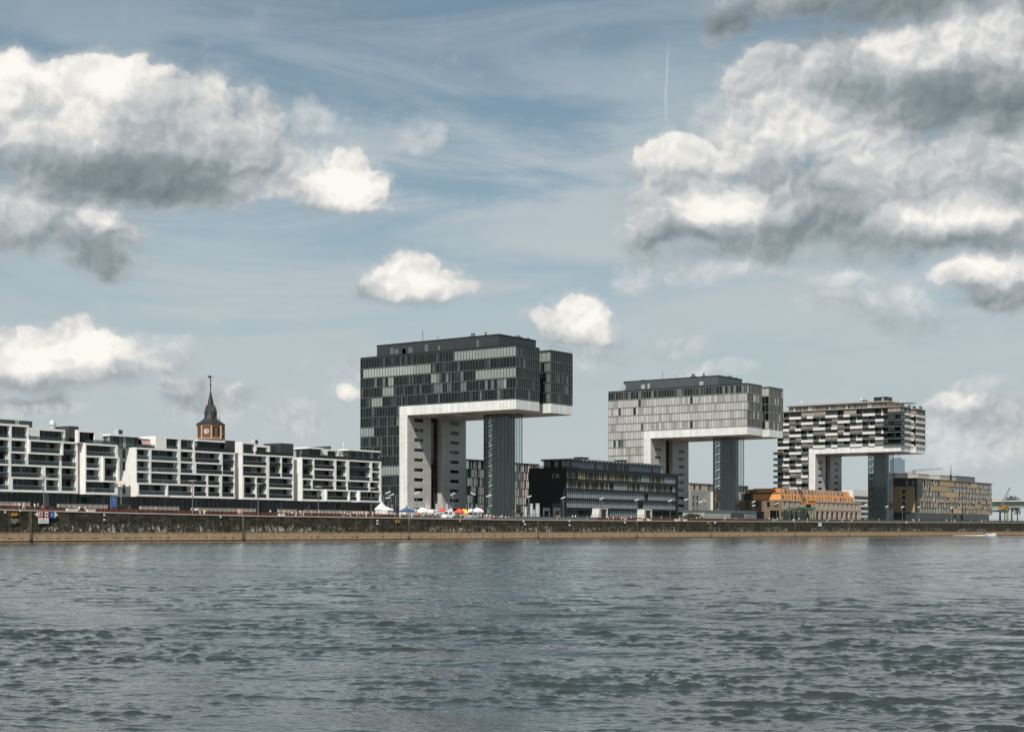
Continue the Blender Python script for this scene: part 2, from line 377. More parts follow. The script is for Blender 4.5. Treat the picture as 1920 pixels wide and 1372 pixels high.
# ------------------------------------------------------------------ river
def river():
    rg = np.random.default_rng(5)
    rad = [5.0]
    while rad[-1] < 1500: rad.append(rad[-1]+(min(max(0.0020*rad[-1], .034), .36) if rad[-1] < 520 else .008*rad[-1]))
    rad = np.array(rad, np.float32); NR, NA = len(rad), 760
    side, st = [], 44/760
    while sum(side) < 95: st *= 1.07; side.append(st)
    sd = np.cumsum(side); ang = np.concatenate([-22-sd[::-1], np.linspace(-22, 22, NA), 22+sd])
    fade_a = np.clip((np.abs(ang).max()-np.abs(ang))/12, 0, 1)[None, :]; da = np.radians(np.gradient(ang))[None, :]
    ang = (YAW+np.radians(ang)).astype(np.float32); NA = len(ang)
    Rr, Aa = np.meshgrid(rad, ang, indexing='ij')
    X, Y = Rr*np.cos(Aa), Rr*np.sin(Aa)
    dr = np.maximum(np.gradient(rad)[:, None], Rr*da*.8).astype(np.float32)
    Z = np.zeros_like(X); DX = np.zeros_like(X); DY = np.zeros_like(X)
    n = 130
    lam = np.exp(np.clip(rg.normal(np.log(.34), .70, n), np.log(.16), np.log(4.0)))
    th = np.where(rg.random(n) < .65, rg.normal(0, .38, n)+R(34), rg.normal(0, .8, n)+R(60))
    # slowly varying patches make some stretches choppier than others
    def patch(sc, seed):
        g = np.random.default_rng(seed); o = np.zeros_like(X)
        for k in range(7):
            a = g.uniform(0, 2*np.pi); l = sc*g.uniform(.6, 1.8); o += np.sin((X*np.cos(a)+Y*np.sin(a))*2*np.pi/l+g.uniform(0, 6.28))
        return o/2.6
    pa = np.clip(.92+.40*patch(38, 3)+.50*patch(10, 8)+.28*patch(4, 12), .18, 2.1).astype(np.float32)
    slope = WAVE_SLOPE*np.sqrt(2/n)
    for l, t in zip(lam, th):
        k = 2*np.pi/l; kx, ky = np.float32(k*np.cos(t)), np.float32(k*np.sin(t))
        a = slope/k*min(1.0, (.6/l)**.75)
        att = np.clip((l/dr-2.0)/1.0, 0, 1).astype(np.float32); m = int((att.max(axis=1) > 0).sum())
        if m < 5: continue
        ph = kx*X[:m]+ky*Y[:m]+np.float32(rg.uniform(0, 6.28)); aa = (a*att[:m])*pa[:m]
        Z[:m] += aa*np.sin(ph); c = aa*np.cos(ph)*np.float32(2.0)
        DX[:m] += np.float32(np.cos(t))*c; DY[:m] += np.float32(np.sin(t))*c
    sg = np.sqrt(np.mean(Z*Z, axis=1, keepdims=True))+1e-4
    Z = sg*(np.exp(np.clip(.38*Z/sg, -3, 1.2))-1.075)/.38
    # wash of passing boats: a few long crests crossing the chop
    for l, t, amp, cx, cy, rad_ in ((3.4, R(52), .050, 60, 52, 26), (2.6, R(20), .040, 34, 22, 15), (4.2, R(70), .060, 110, 60, 40), (2.9, R(-12), .04, 45, 10, 20), (3.6, R(40), .05, 150, 130, 60)):
        k = 2*np.pi/l; ph = np.float32(k)*(X*np.cos(t)+Y*np.sin(t)+1.3*np.sin(X*.11+Y*.07)); w = amp*np.exp(-((X-cx)**2+(Y-cy)**2)/(2*rad_**2)); Z += (w*(np.sin(ph)+.35*np.sin(2*ph+1.2))).astype(np.float32)
    edge = np.clip((rad-5)/4, 0, 1)[:, None]*fade_a*np.clip((1500-rad)/300, 0, 1)[:, None]
    Z *= edge; X = X+DX*edge; Y = Y+DY*edge
    keep = (Rr*np.sin(Aa) < 300)
    verts = np.stack([X, Y, Z], -1).reshape(-1, 3)
    i = np.arange(NR*NA).reshape(NR, NA)
    quads = np.stack([i[:-1,:-1], i[1:,:-1], i[1:,1:], i[:-1,1:]], -1)
    ok = keep[:-1,:-1] | keep[1:,1:]
    quads = quads[ok].reshape(-1, 4)
    # the rest of the river, seen only from other places
    far = np.array([(-2500,-1500,-.45),(4500,-1500,-.45),(4500,289,-.45),(-2500,289,-.45)])
    nv = len(verts); verts = np.concatenate([verts, far]); quads = np.concatenate([quads, [[nv, nv+1, nv+2, nv+3]]])
    me = bpy.data.meshes.new('river')
    me.vertices.add(len(verts)); me.vertices.foreach_set('co', verts.ravel().astype(np.float32))
    me.loops.add(quads.size); me.loops.foreach_set('vertex_index', quads.ravel().astype(np.int32))
    me.polygons.add(len(quads)); me.polygons.foreach_set('loop_start', np.arange(0, quads.size, 4, dtype=np.int32))
    me.polygons.foreach_set('use_smooth', np.ones(len(quads), bool))
    me.update(calc_edges=True); me.validate()
    m = bpy.data.materials.new('river_water'); m.use_nodes = True; t = m.node_tree; b = t.nodes['Principled BSDF']
    tc = t.nodes.new('ShaderNodeTexCoord'); P = tc.outputs['Object']
    mp = t.nodes.new('ShaderNodeMapping'); mp.inputs['Rotation'].default_value = (0,0,R(-20)); mp.inputs['Scale'].default_value = (1.5, .8, 1); t.links.new(P, mp.inputs[0])
    h1 = NOISE(t, mp.outputs[0], 6.0, 3, .55, dist=.5)
    h2 = NOISE(t, mp.outputs[0], 2.4, 3, .55, dist=.3)
    gust = MR(t, NOISE(t, P, .03, 4, .6), .35, .65, .55, 1.25)
    hh = M(t, 'ADD', M(t, 'MULTIPLY', h1, .07), M(t, 'MULTIPLY', h2, .14))
    hh = M(t, 'MULTIPLY', hh, gust)
    bn = t.nodes.new('ShaderNodeBump'); bn.inputs['Strength'].default_value = 1.0; bn.inputs['Distance'].default_value = WATER_BUMP
    t.links.new(hh, bn.inputs['Height']); t.links.new(bn.outputs[0], b.inputs['Normal'])
    cc = RAMP(t, NOISE(t, P, .05, 5, .6), [(.3, (.019,.026,.021)), (.7, (.028,.036,.029))])
    t.links.new(cc, b.inputs['Base Color'])
    b.inputs['Roughness'].default_value = .04; b.inputs['IOR'].default_value = 1.75; b.inputs['Specular IOR Level'].default_value = .5
    me.materials.append(m)
    o = bpy.data.objects.new('river', me); col.objects.link(o); struct(o)
WAVE_SLOPE, WATER_BUMP = .112, .24
river()
# ------------------------------------------------------------------ quay wall, promenade, upper ground
XS = sorted(set([-900,-300,0]+[X_at(p, YQ) for p in range(-100, 2001, 40)]+[1200,1600,2500,4000]))
def sheet(name, y0, y1, dz, m, z_far=None):
    mb = MB()
    for a, b in zip(XS[:-1], XS[1:]):
        mb.face([(a,y0,zq(a)+dz),(b,y0,zq(b)+dz),(b,y1,zq(b)+dz),(a,y1,zq(a)+dz)])
    o = mb.build(name, m); struct(o); return o
PAVE = mat('promenade_paving', (.34,.32,.29), .9, .15, .5)
sheet('promenade', YQ+.6, 297.0, 0, PAVE)
sheet('upper_street', 297.0, 2500, TER, mat('street_paving', (.22,.21,.20), .9, .2, .3))
def wall_mat():
    m = bpy.data.materials.new('quay_masonry'); m.use_nodes = True; t = m.node_tree; b = t.nodes['Principled BSDF']
    tc = t.nodes.new('ShaderNodeTexCoord'); P = tc.outputs['Object']
    sp = t.nodes.new('ShaderNodeSeparateXYZ'); t.links.new(P, sp.inputs[0]); x, z = sp.outputs[0], sp.outputs[2]
    def sn(sx, sz, det=5, ro=.6, seed=0.0): return NOISE(t, COMB(t, M(t, 'MULTIPLY', x, sx), seed, M(t, 'MULTIPLY', z, sz)), 1.0, det, ro)
    br = t.nodes.new('ShaderNodeTexBrick'); t.links.new(COMB(t, x, z), br.inputs['Vector'])
    br.inputs['Brick Width'].default_value = 1.5; br.inputs['Row Height'].default_value = .52; br.inputs['Mortar Size'].default_value = .035; br.inputs['Scale'].default_value = 1
    br.inputs['Color1'].default_value = (.026,.022,.015,1); br.inputs['Color2'].default_value = (.095,.078,.052,1); br.inputs['Mortar'].default_value = (.018,.017,.013,1)
    dirt = sn(.30, .7, 7, .7, 3.0)
    stone = MIX(t, MR(t, dirt, .38, .62), br.outputs['Color'], (.019,.021,.014))
    stone = MIX(t, MR(t, sn(1.6, .10, 6, .7, 9.), .50, .70, 0, .6), stone, (.15,.13,.095))     # pale run-off streaks
    # lime bloom in a broken band above the flood line
    zone = M(t, 'MULTIPLY', MR(t, z, 1.9, 2.5), MR(t, z, 4.3, 3.4))
    zone2 = M(t, 'MULTIPLY', MR(t, z, 1.8, 2.3), MR(t, z, 3.3, 2.6))
    place = MR(t, sn(.045, .03, 5, .65, 21.), .43, .56)
    grain = M(t, 'MULTIPLY', MR(t, sn(1.1, .55, 7, .78, 31.), .50, .58), MR(t, sn(.22, .9, 4, .7, 36.), .40, .56))
    lime = M(t, 'MULTIPLY', M(t, 'MULTIPLY', M(t, 'ADD', M(t, 'MULTIPLY', zone, place), M(t, 'MULTIPLY', zone2, M(t, 'MULTIPLY', place, .7))), grain), 1.0, clamp=True)
    stone = MIX(t, M(t, 'MULTIPLY', lime, .95), stone, (.55,.51,.43))
    spots = M(t, 'MULTIPLY', MR(t, sn(.7, .9, 5, .75, 51.), .60, .68), MR(t, z, 5.8, 4.4))
    stone = MIX(t, M(t, 'MULTIPLY', spots, .7), stone, (.40,.37,.31))
    # bare sandy footing below the flood line
    foot = MIX(t, sn(.5, 1.2, 5, .6, 61.), (.27,.185,.115), (.52,.375,.245))
    foot = MIX(t, MR(t, sn(1.4, .35, 6, .72, 66.), .46, .68, 0, .75), foot, (.20,.125,.07))
    zz = M(t, 'ADD', z, M(t, 'MULTIPLY', M(t, 'SUBTRACT', sn(1.6, .3, 4, .65, 71.), .5), .9))
    c = MIX(t, MR(t, zz, 1.55, 2.35), foot, stone)
    # drift line of dark debris, strongest at the upstream end
    deb = M(t, 'MULTIPLY', M(t, 'MULTIPLY', MR(t, z, .50, .60), MR(t, z, .86, .74)), MR(t, sn(.55, 1.2, 4, .7, 81.), .50, .56))
    deb = M(t, 'MULTIPLY', deb, MR(t, x, 720, 380, .35, 1.0))
    c = MIX(t, deb, c, (.018,.015,.011))
    c = MIX(t, MR(t, M(t, 'ADD', z, M(t, 'MULTIPLY', sn(.8, .8, 3, .6, 91.), .15)), .38, .24), c, (.022,.020,.014))
    t.links.new(c, b.inputs['Base Color']); b.inputs['Roughness'].default_value = .9; b.inputs['Specular IOR Level'].default_value = .2
    bn = t.nodes.new('ShaderNodeBump'); bn.inputs['Distance'].default_value = .06; bn.inputs['Strength'].default_value = .5
    t.links.new(br.outputs['Fac'], bn.inputs['Height']); bn.invert = True; t.links.new(bn.outputs[0], b.inputs['Normal'])
    return m
def quay():
    root = thing('quay_wall', 'long dark stained stone quay wall rising from the river on a sandy footing', 'wall', (420, YQ, 0))
    WM = wall_mat(); mb = MB()
    for a, b in zip(XS[:-1], XS[1:]):
        za, zb = zq(a)-.28, zq(b)-.28
        mb.face([(a,YQ-.35,-1.5),(b,YQ-.35,-1.5),(b,YQ-.35,.30),(a,YQ-.35,.30)])
        mb.face([(a,YQ-.35,.30),(b,YQ-.35,.30),(b,YQ-.15,.36),(a,YQ-.15,.36)])
        mb.face([(a,YQ-.15,.36),(b,YQ-.15,.36),(b,YQ,zb),(a,YQ,za)])
    o = mb.build('masonry', WM, root)
    mb = MB()
    for a, b in zip(XS[:-1], XS[1:]):
        za, zb = zq(a), zq(b); y0, y1 = YQ-.12, YQ+.6
        mb.face([(a,y0,za-.28),(b,y0,zb-.28),(b,y0,zb),(a,y0,za)]); mb.face([(a,y0,za),(b,y0,zb),(b,y1,zb+.004),(a,y1,za+.004)])
        mb.face([(a,YQ+.01,za-.28),(b,YQ+.01,zb-.28),(b,y0,zb-.28),(a,y0,za-.28)])
    mb.build('coping', mat('coping_stone', (.45,.40,.34), .9, .15, .4), root)
    J = mat('joint_stone', (.10,.08,.055), .9, .45, .5)
    for px in (57, 455, 766, 1008, 1194, 1331, 1490, 1592, 1686):
        x = X_at(px, YQ); w = .5 if px in (57, 455) else .22
        mb = MB(); mb.prism([(x-w/2,YQ-.32),(x+w/2,YQ-.32),(x+w/2,YQ+.02),(x-w/2,YQ+.02)], .45, zq(x)-.3); mb.build('pilaster', J, root)
        mb = MB(); mb.box(x-.35, x+.35, YQ-.5, YQ-.1, -.3, .55); mb.build('drain_outlet', BLACK, root)
quay()
# ------------------------------------------------------------------ the three crane-shaped towers
CLAD = panel_mat('white_cladding', (.74,.735,.71), 1.6, .95, .028, .55, .35)
BANDC = panel_mat('white_band_cladding', (.78,.78,.765), 1.45, 60, .035, .5, .35)
LEGM = panel_mat('grey_leg_cladding', (.50,.495,.475), 60, .95, .03, .6, .4)
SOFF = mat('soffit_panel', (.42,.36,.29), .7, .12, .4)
BLIND = [mat('grey_green_blind', (.235,.265,.25), .5, .10, .5), mat('pale_blind', (.32,.35,.33), .5, .10, .5)]
SILVER = [mat('silver_blind', (.39,.39,.368), .45, .10, .35), mat('light_silver_blind', (.46,.46,.437), .45, .08, .3), mat('dusky_silver_blind', (.28,.28,.262), .45, .14, .4)]
RED = mat('dark_red_glass', (.055,.018,.012), .12, .5, .3)
TAUPE = mat('taupe_shutter', (.26,.225,.19), .6, .12, .5)
PIERM = panel_mat('blue_grey_metal', (.25,.285,.295), 3.0, .83, .03, .5, .35)
CLEAR = clear_glass('stair_glass', (.90,.95,.94), .1)
FIN = mat('dark_fin', (.05,.065,.07), .4, .2, 1.0, .5)
SOFZ, BANDZ, ROOFZ, PENTZ = 44.1, 47.65, 65.7, 70.6
DW, Y0K, LEN = 34.6, 307.5, 70.8
NA, NB, ND = 13.9, 21.0, 15.0        # notch in the river end
LEGY, STRIPY = 355.9, 359.6
def kranhaus(X0, style, label):
    g = zt(X0+17)-.1; rs = random.Random(style*11+3)
    root = thing('crane_house', label, 'tower block', (X0+17, 343, g))
    X1, Y1 = X0+DW, Y0K+LEN
    dzr = 1.6 if style == 3 else 0.0
    roofz = ROOFZ+dzr
    # white carrying slab
    mb = MB()
    mb.box(X0,X0+NA,Y0K,Y0K+ND,SOFZ,BANDZ); mb.box(X0+NB,X1,Y0K,Y0K+ND,SOFZ,BANDZ)
    mb.box(X0,X1,Y0K+ND,LEGY,SOFZ,BANDZ)
    mb.box(X0,X1,LEGY,STRIPY,SOFZ,BANDZ)
    mb.build('white_band', BANDC, root)
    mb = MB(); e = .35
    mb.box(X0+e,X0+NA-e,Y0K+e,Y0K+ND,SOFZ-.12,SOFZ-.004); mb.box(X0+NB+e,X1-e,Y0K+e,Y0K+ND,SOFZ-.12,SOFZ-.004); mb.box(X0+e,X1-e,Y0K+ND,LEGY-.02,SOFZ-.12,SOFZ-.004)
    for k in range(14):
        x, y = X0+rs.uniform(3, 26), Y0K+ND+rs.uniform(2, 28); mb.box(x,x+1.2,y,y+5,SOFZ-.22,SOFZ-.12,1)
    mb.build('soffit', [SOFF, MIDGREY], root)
    # leg
    mb = MB(); wz = [g+3.6*(k+.5)+.8 for k in range(11) if g+3.6*(k+.5)+2.6 < SOFZ]
    hol = []
    for z in wz:
        hol += [(X0+3.9,X0+9.2,z,z+1.15),(X0+24.9,X0+30.3,z,z+1.15)]
    def PL(u, z, t): return (u, LEGY+t, z)
    holed(mb, X0, X0+13.6, g, SOFZ, [h for h in hol if h[1] < X0+13], PL, .35)
    holed(mb, X0+19.7, X1, g, SOFZ, [h for h in hol if h[0] > X0+19], PL, .35)
    mb.face([(X0,STRIPY,g),(X0,LEGY,g),(X0,LEGY,SOFZ),(X0,STRIPY,SOFZ)]); mb.face([(X0+13.6,LEGY,g),(X0+13.6,LEGY+2.2,g),(X0+13.6,LEGY+2.2,SOFZ),(X0+13.6,LEGY,SOFZ)])
    mb.face([(X0+19.7,LEGY+2.2,g),(X0+19.7,LEGY,g),(X0+19.7,LEGY,SOFZ),(X0+19.7,LEGY+2.2,SOFZ)])
    mb.face([(X1,LEGY,g),(X1,Y1,g),(X1,Y1,SOFZ),(X1,LEGY,SOFZ)]); mb.face([(X0+.1,STRIPY,g),(X0+.1,STRIPY,SOFZ),(X0,STRIPY,SOFZ),(X0,STRIPY,g)])
    mb.build('leg', LEGM, root)
    mb = MB(); mb.face([(X0-.02,STRIPY,g),(X0-.02,LEGY-.02,g),(X0-.02,LEGY-.02,SOFZ-.01),(X0-.02,STRIPY,SOFZ-.01)]); mb.build('white_strip', CLAD, root)
    for h in hol:
        mb = MB(); a, b, z0, z1 = h; n = 4
        for k in range(n):
            u0, u1 = a+(b-a)*k/n, a+(b-a)*(k+1)/n
            mb.face([(u0,LEGY+.3,z0),(u1,LEGY+.3,z0),(u1,LEGY+.3,z1),(u0,LEGY+.3,z1)], 1 if rs.random() < (.22 if a > X0+15 else .06) else 0)
            mb.box(u0-.03,u0+.03,LEGY+.22,LEGY+.32,z0,z1,2)
        mb.build('window', [GLASS[0], GLASS[3], BLACK], root)
    # recessed stairwell glazing between the two halves of the leg
    mb = MB(); y = LEGY+1.9; s = 0
    z = g
    while z < SOFZ-.1:
        z1 = min(z+3.6, SOFZ)
        for k in range(3):
            u0 = X0+13.6+k*2.033; mb.face([(u0,y,z+.3),(u0+2.0,y,z+.3),(u0+2.0,y,z1),(u0,y,z1)], rs.choice((0,0,1,1,2)) if style < 3 else 2)
        mb.box(X0+13.6,X0+19.7,y-.12,y+.05,z,z+.3,3); z = z1
    for k in (1, 2): u0 = X0+13.6+k*2.033; mb.box(u0-.05,u0+.05,y-.1,y+.02,g,SOFZ,3)
    mb.build('stairwell_glazing', [RED, mat('dark_brown_glass', (.022,.010,.008), .1, .4, .3), GLASS[0], BLACK], root)
    # glazed storeys
    ns = 5
    sh = (ROOFZ-BANDZ)/ns
    PX = lambda u, z, t=0: (X0+.06+t, Y0K+u, z)             # long side
    PS = lambda u, z, t=0: (X0+u, Y0K+.06+t, z)             # river end
    PN = lambda u, z, t=0: (X0+NB+.06+t, Y0K+u, z)          # side of the notch
    zl = [BANDZ+sh*k for k in range(ns)]; z = BANDZ; low = []
    while z-3.6 > g-1.5: z -= 3.6; low.append(z)
    if style < 3:
        frame = MB()
        def strip(P, u0, u1, z0, z1, n, pick, name):
            mb = MB(); w = (u1-u0)/n
            runs = []; last = None
            for k in range(n):
                a, b = u0+k*w, u0+(k+1)*w
                j = [rs.uniform(-.012,.012) for _ in range(3)]
                m = pick(k)
                pts = [P(a,z0,j[0]),P(b,z0,j[1]),P(b,z1,j[1]+j[2]),P(a,z1,j[0]+j[2])]
                if m >= 4 and style == 1:
                    if last != k-1: runs.append(MB())
                    runs[-1].face([P(a,z0+.25,-.03),P(b,z0+.25,-.03),P(b,z1-.05,-.03),P(a,z1-.05,-.03)], m-4); last = k
                    m = 0
                mb.face(pts, m)
                if rs.random() < .2 and m < 3 and last != k:   # curtains and columns seen behind the pane
                    c = a+rs.uniform(.1,.7)*w; q = rs.uniform(.12,.4)*w
                    mb.face([P(c,z0+.3,-.02),P(c+q,z0+.3,-.02),P(c+q,z1-.15,-.02),P(c,z1-.15,-.02)], 3)
            mb.build(name, GLASS+SILVER, root)
            for q in runs: q.build('blind', BLIND, root)
        def grid(P, u0, u1, z0, z1, n, levels):
            w = (u1-u0)/n
            for k in range(n+1):
                u = u0+k*w; a, b = P(u-.05, z0, -.22), P(u+.05, z1, .0)
                frame.box(min(a[0],b[0]),max(a[0],b[0]),min(a[1],b[1]),max(a[1],b[1]),z0,z1)
            for z in levels:
                a, b = P(u0, z, -.16), P(u1, z, .0)
                frame.box(min(a[0],b[0]),max(a[0],b[0]),min(a[1],b[1]),max(a[1],b[1]),z-.14,z+.14)
        runs1 = {4: [(0,26.5,1)], 3: [(38,46,0),(36,37,-1)][:1]+[(41.5,70,2)], 2: [(0,18,1),(35,37,1),(55,58,0)], 1: [(4,6,0),(54.5,60,-1)][:1], 0: [(60,66,1)]}
        def pick(level, lowf=False):
            def f(k):
                u = (k+.5)*LEN/53
                if style == 2:
                    if not lowf and level == 4: return rs.choices((0,1,3,2), (6,1,2.2,1))[0]
                    r = rs.random()
                    if r < .035: return rs.choice((0,2))
                    return 4+rs.choices((0,1,2), (6,3,1) if r < .82 else (2,1,5))[0]
                if not lowf:
                    for a, b, c in runs1.get(level, ()):
                        if a <= u <= b and c >= 0: return 4+(0 if c != 2 else 1)
                    if level == 0 and 60 < u < 63: return 5
                    if level == 1 and 55 < u < 60.5: return 4
                    if level == 2 and 18 < u < 37 and rs.random() < .25: return 3
                    if level == 1 and 5 < u < 36: return rs.choices((0,1,3), (3,2,3))[0]
                else:
                    if level == 2 and u > 64: return 4
                    if level == 5 and u > 62: return 4
                    if level == 6 and u < 63: return 4
                return rs.choices((0,1,2,3), (7,3,.8,.25))[0]
            return f
        for k, z in enumerate(zl): strip(PX, 0, LEN, z, z+sh, 53, pick(k), 'glazing')
        nl = 14; ul = STRIPY-Y0K; w = (LEN-ul)/nl
        for k, z in enumerate(low):
            pk = pick(k, True); strip(PX, ul, LEN, max(z, g), z+3.6, nl, lambda q: pk(int((ul+(q+.5)*w)/LEN*53)), 'glazing')
        grid(PX, 0, LEN, BANDZ, ROOFZ, 53, zl+[ROOFZ])
        grid(PX, ul+.1, LEN, g, BANDZ, nl, low)
        def endpick(k):
            if style == 2: return rs.choices((0,1,2,5,4), (6,2,1,.8,.4))[0]
            return rs.choices((0,1,3), (7,2,.35))[0]
        for k, z in enumerate(zl):
            strip(PS, 0, NA, z, z+sh, 10, endpick, 'glazing'); strip(PS, NB, DW, z, z+sh, 10, endpick, 'glazing')
            strip(PN, 0, ND, z, z+sh, 8, (lambda q: 4 if (k == 4 or style == 2 and rs.random() < .5) else (3 if q == 0 and style == 1 else endpick(q))), 'glazing')
        for P, a, b, n in ((PS,0,NA,10),(PS,NB,DW,10),(PN,0.1,ND,8)): grid(P, a, b, BANDZ, ROOFZ, n, zl+[ROOFZ])
        frame.build('facade_frame', mat('grey_mullion', (.12,.137,.132) if style == 1 else (.25,.25,.235), .4, .1, 1., .5) if style == 1 else mat('grey_mullion_warm', (.30,.295,.275), .4, .1, 1., .5), root)
    else:
        living_storeys(root, X0, g, rs, zl, low)
    # hidden sides and the notch
    mb = MB()
    mb.face([(X1,Y0K,BANDZ),(X1,Y1,BANDZ),(X1,Y1,roofz),(X1,Y0K,roofz)]); mb.face([(X1,Y1,g),(X0,Y1,g),(X0,Y1,roofz),(X1,Y1,roofz)])
    mb.face([(X0+NA,Y0K+.1,BANDZ),(X0+NA,Y0K+ND,BANDZ),(X0+NA,Y0K+ND,roofz),(X0+NA,Y0K+.1,roofz)]); mb.face([(X0+NA,Y0K+ND,BANDZ),(X0+NB,Y0K+ND,BANDZ),(X0+NB,Y0K+ND,roofz),(X0+NA,Y0K+ND,roofz)])
    mb.build('side_glazing', GLASS[0], root)
    # roof
    mb = MB(); z0 = roofz+.15
    mb.box(X0-.1,X0+NA,Y0K-.1,Y0K+ND,roofz+.02,z0+.45); mb.box(X0+NB,X1,Y0K-.1,Y0K+ND,roofz+.02,z0+.45); mb.box(X0-.1,X1,Y0K+ND,Y1,roofz+.02,z0+.45)
    if style < 3:
        mb.build('roof_edge', BLACK, root)
        pa, pb = (316.9, 373.0) if style == 1 else (323, 372)
        mb = MB(); mb.box(X0+3,X0+25.2,pa,pb,z0+.46,PENTZ); mb.box(X0+2.8,X0+25.4,pa-.2,pb+.2,PENTZ,PENTZ+.18,1)
        for k in range(9 if style == 1 else 5):
            y = pa+6+rs.uniform(0,46); mb.box(X0+2.9,X0+3,y,y+rs.uniform(1.0,2.2),z0+1.0,z0+2.6+rs.uniform(0,.9),2 if style == 1 else 3)
        mb.build('roof_plant_room', [DARKGREY if style == 1 else mat('slate_panel', (.065,.078,.083), .5, .12, .4), BLACK, MIDGREY, mat('pale_hatch', (.36,.36,.34), .6)], root)
        for (yy, xx, w, h) in ((pa+15,8,2.2,2.0),(pa+11,10,1.2,2.2),(pa+40,6,2.5,.7),(pa+1.5,8,3.2,.5),(pa+1,16,2.5,1.0),(pa+1,22,2.0,.7)):
            mb = MB(); mb.box(X0+xx,X0+xx+w,yy,yy+w,PENTZ+.18,PENTZ+h*.5+.18); mb.lathe((X0+xx+w/2,yy+w/2,PENTZ+.18+h*.5),[(w*.35,0),(w*.35,h*.5),(w*.2,h*.55)],10); mb.build('roof_vent', MIDGREY, root)
        mb = MB(); mb.bar((X0+4,352,PENTZ),(X0+4,352,PENTZ+4.2),.12); mb.bar((X0+4,345,PENTZ),(X0+4,345,PENTZ+1.8),.1); mb.build('antenna', BLACK, root)
        mb = MB()
        z1 = z0+.45; pts = [(X0+NB+.4,Y0K+14.5),(X0+NB+.4,Y0K+.4),(X1-.4,Y0K+.4),(X1-.4,Y0K+14.5)]
        for (a, b) in zip(pts[:-1], pts[1:]):
            L = math.dist(a, b); n = max(2, int(L/1.25))
            for k in range(n+1):
                f = k/n; x, y = a[0]+(b[0]-a[0])*f, a[1]+(b[1]-a[1])*f; mb.bar((x,y,z1),(x,y,z1+1.5),.07)
            mb.bar((a[0],a[1],z1+1.5),(b[0],b[1],z1+1.5),.07)
        if style == 1: mb.build('roof_railing', STEEL, root)
    else:
        mb.build('roof_edge', TAUPE, root)
    # stair tower carrying the river end
    ax, bx, ay, by = X0+12.9, X0+20.9, 320.0, 331.0
    cz = SOFZ-.13
    mb = MB(); mb.box(ax+1.6,bx-1.7,ay+1.8,by-2.6,g,cz); core = mb.build('stair_tower', PIERM, root)
    mb = MB(); z = g+.5
    while z < cz:
        for (x0,x1,y0,y1) in ((ax-.12,bx+.12,ay-.12,ay+.04),(ax-.12,ax+.04,ay+.04,by-.04)): mb.box(x0,x1,y0,y1,z,z+.085)
        z += .83
    for (x, y) in ((ax,ay),(bx,ay),(ax,by),(bx,by)): mb.box(x-.1,x+.1,y-.1,y+.1,g,cz)
    for k in range(1, 6): y = ay+(by-ay)*k/6; mb.box(ax-.06,ax+.03,y-.05,y+.05,g,cz)
    for k in range(1, 5): x = ax+(bx-ax)*k/5; mb.box(x-.05,x+.05,ay-.06,ay+.03,g,cz)
    c = mb.build('fin', FIN, core); 
    mb = MB()
    mb.face([(ax,by,g),(ax,ay,g),(ax,ay,cz),(ax,by,cz)]); mb.face([(ax,ay,g),(bx,ay,g),(bx,ay,cz),(ax,ay,cz)]); mb.face([(bx,ay,g),(bx,by,g),(bx,by,cz),(bx,ay,cz)]); mb.face([(bx,by,g),(ax,by,g),(ax,by,cz),(bx,by,cz)])
    mb.build('glass_skin', CLEAR, core)
    mb = MB(); z = g; s = 1
    while z+1.8 < cz:
        y0, y1 = (ax+.3, bx-.3)
        a, b = ((ax+.5, by-2.1), (bx-.6, by-2.1)) if s > 0 else ((bx-.6, by-1.0), (ax+.5, by-1.0))
        mb.bar((a[0],a[1],z),(b[0],b[1],z+1.8),.8,0,.2); mb.box(ax+.15,ax+1.4,by-2.6,by-.3,z-.12,z+.06) if s > 0 else mb.box(bx-1.6,bx-.2,by-2.6,by-.3,z-.12,z+.06)
        z += 1.8; s = -s
    mb.build('stair_flight', mat('stair_grey', (.28,.30,.30), .6), core)
    return root
PARAP = mat('white_parapet', (.60,.585,.55), .55, .06, .4)
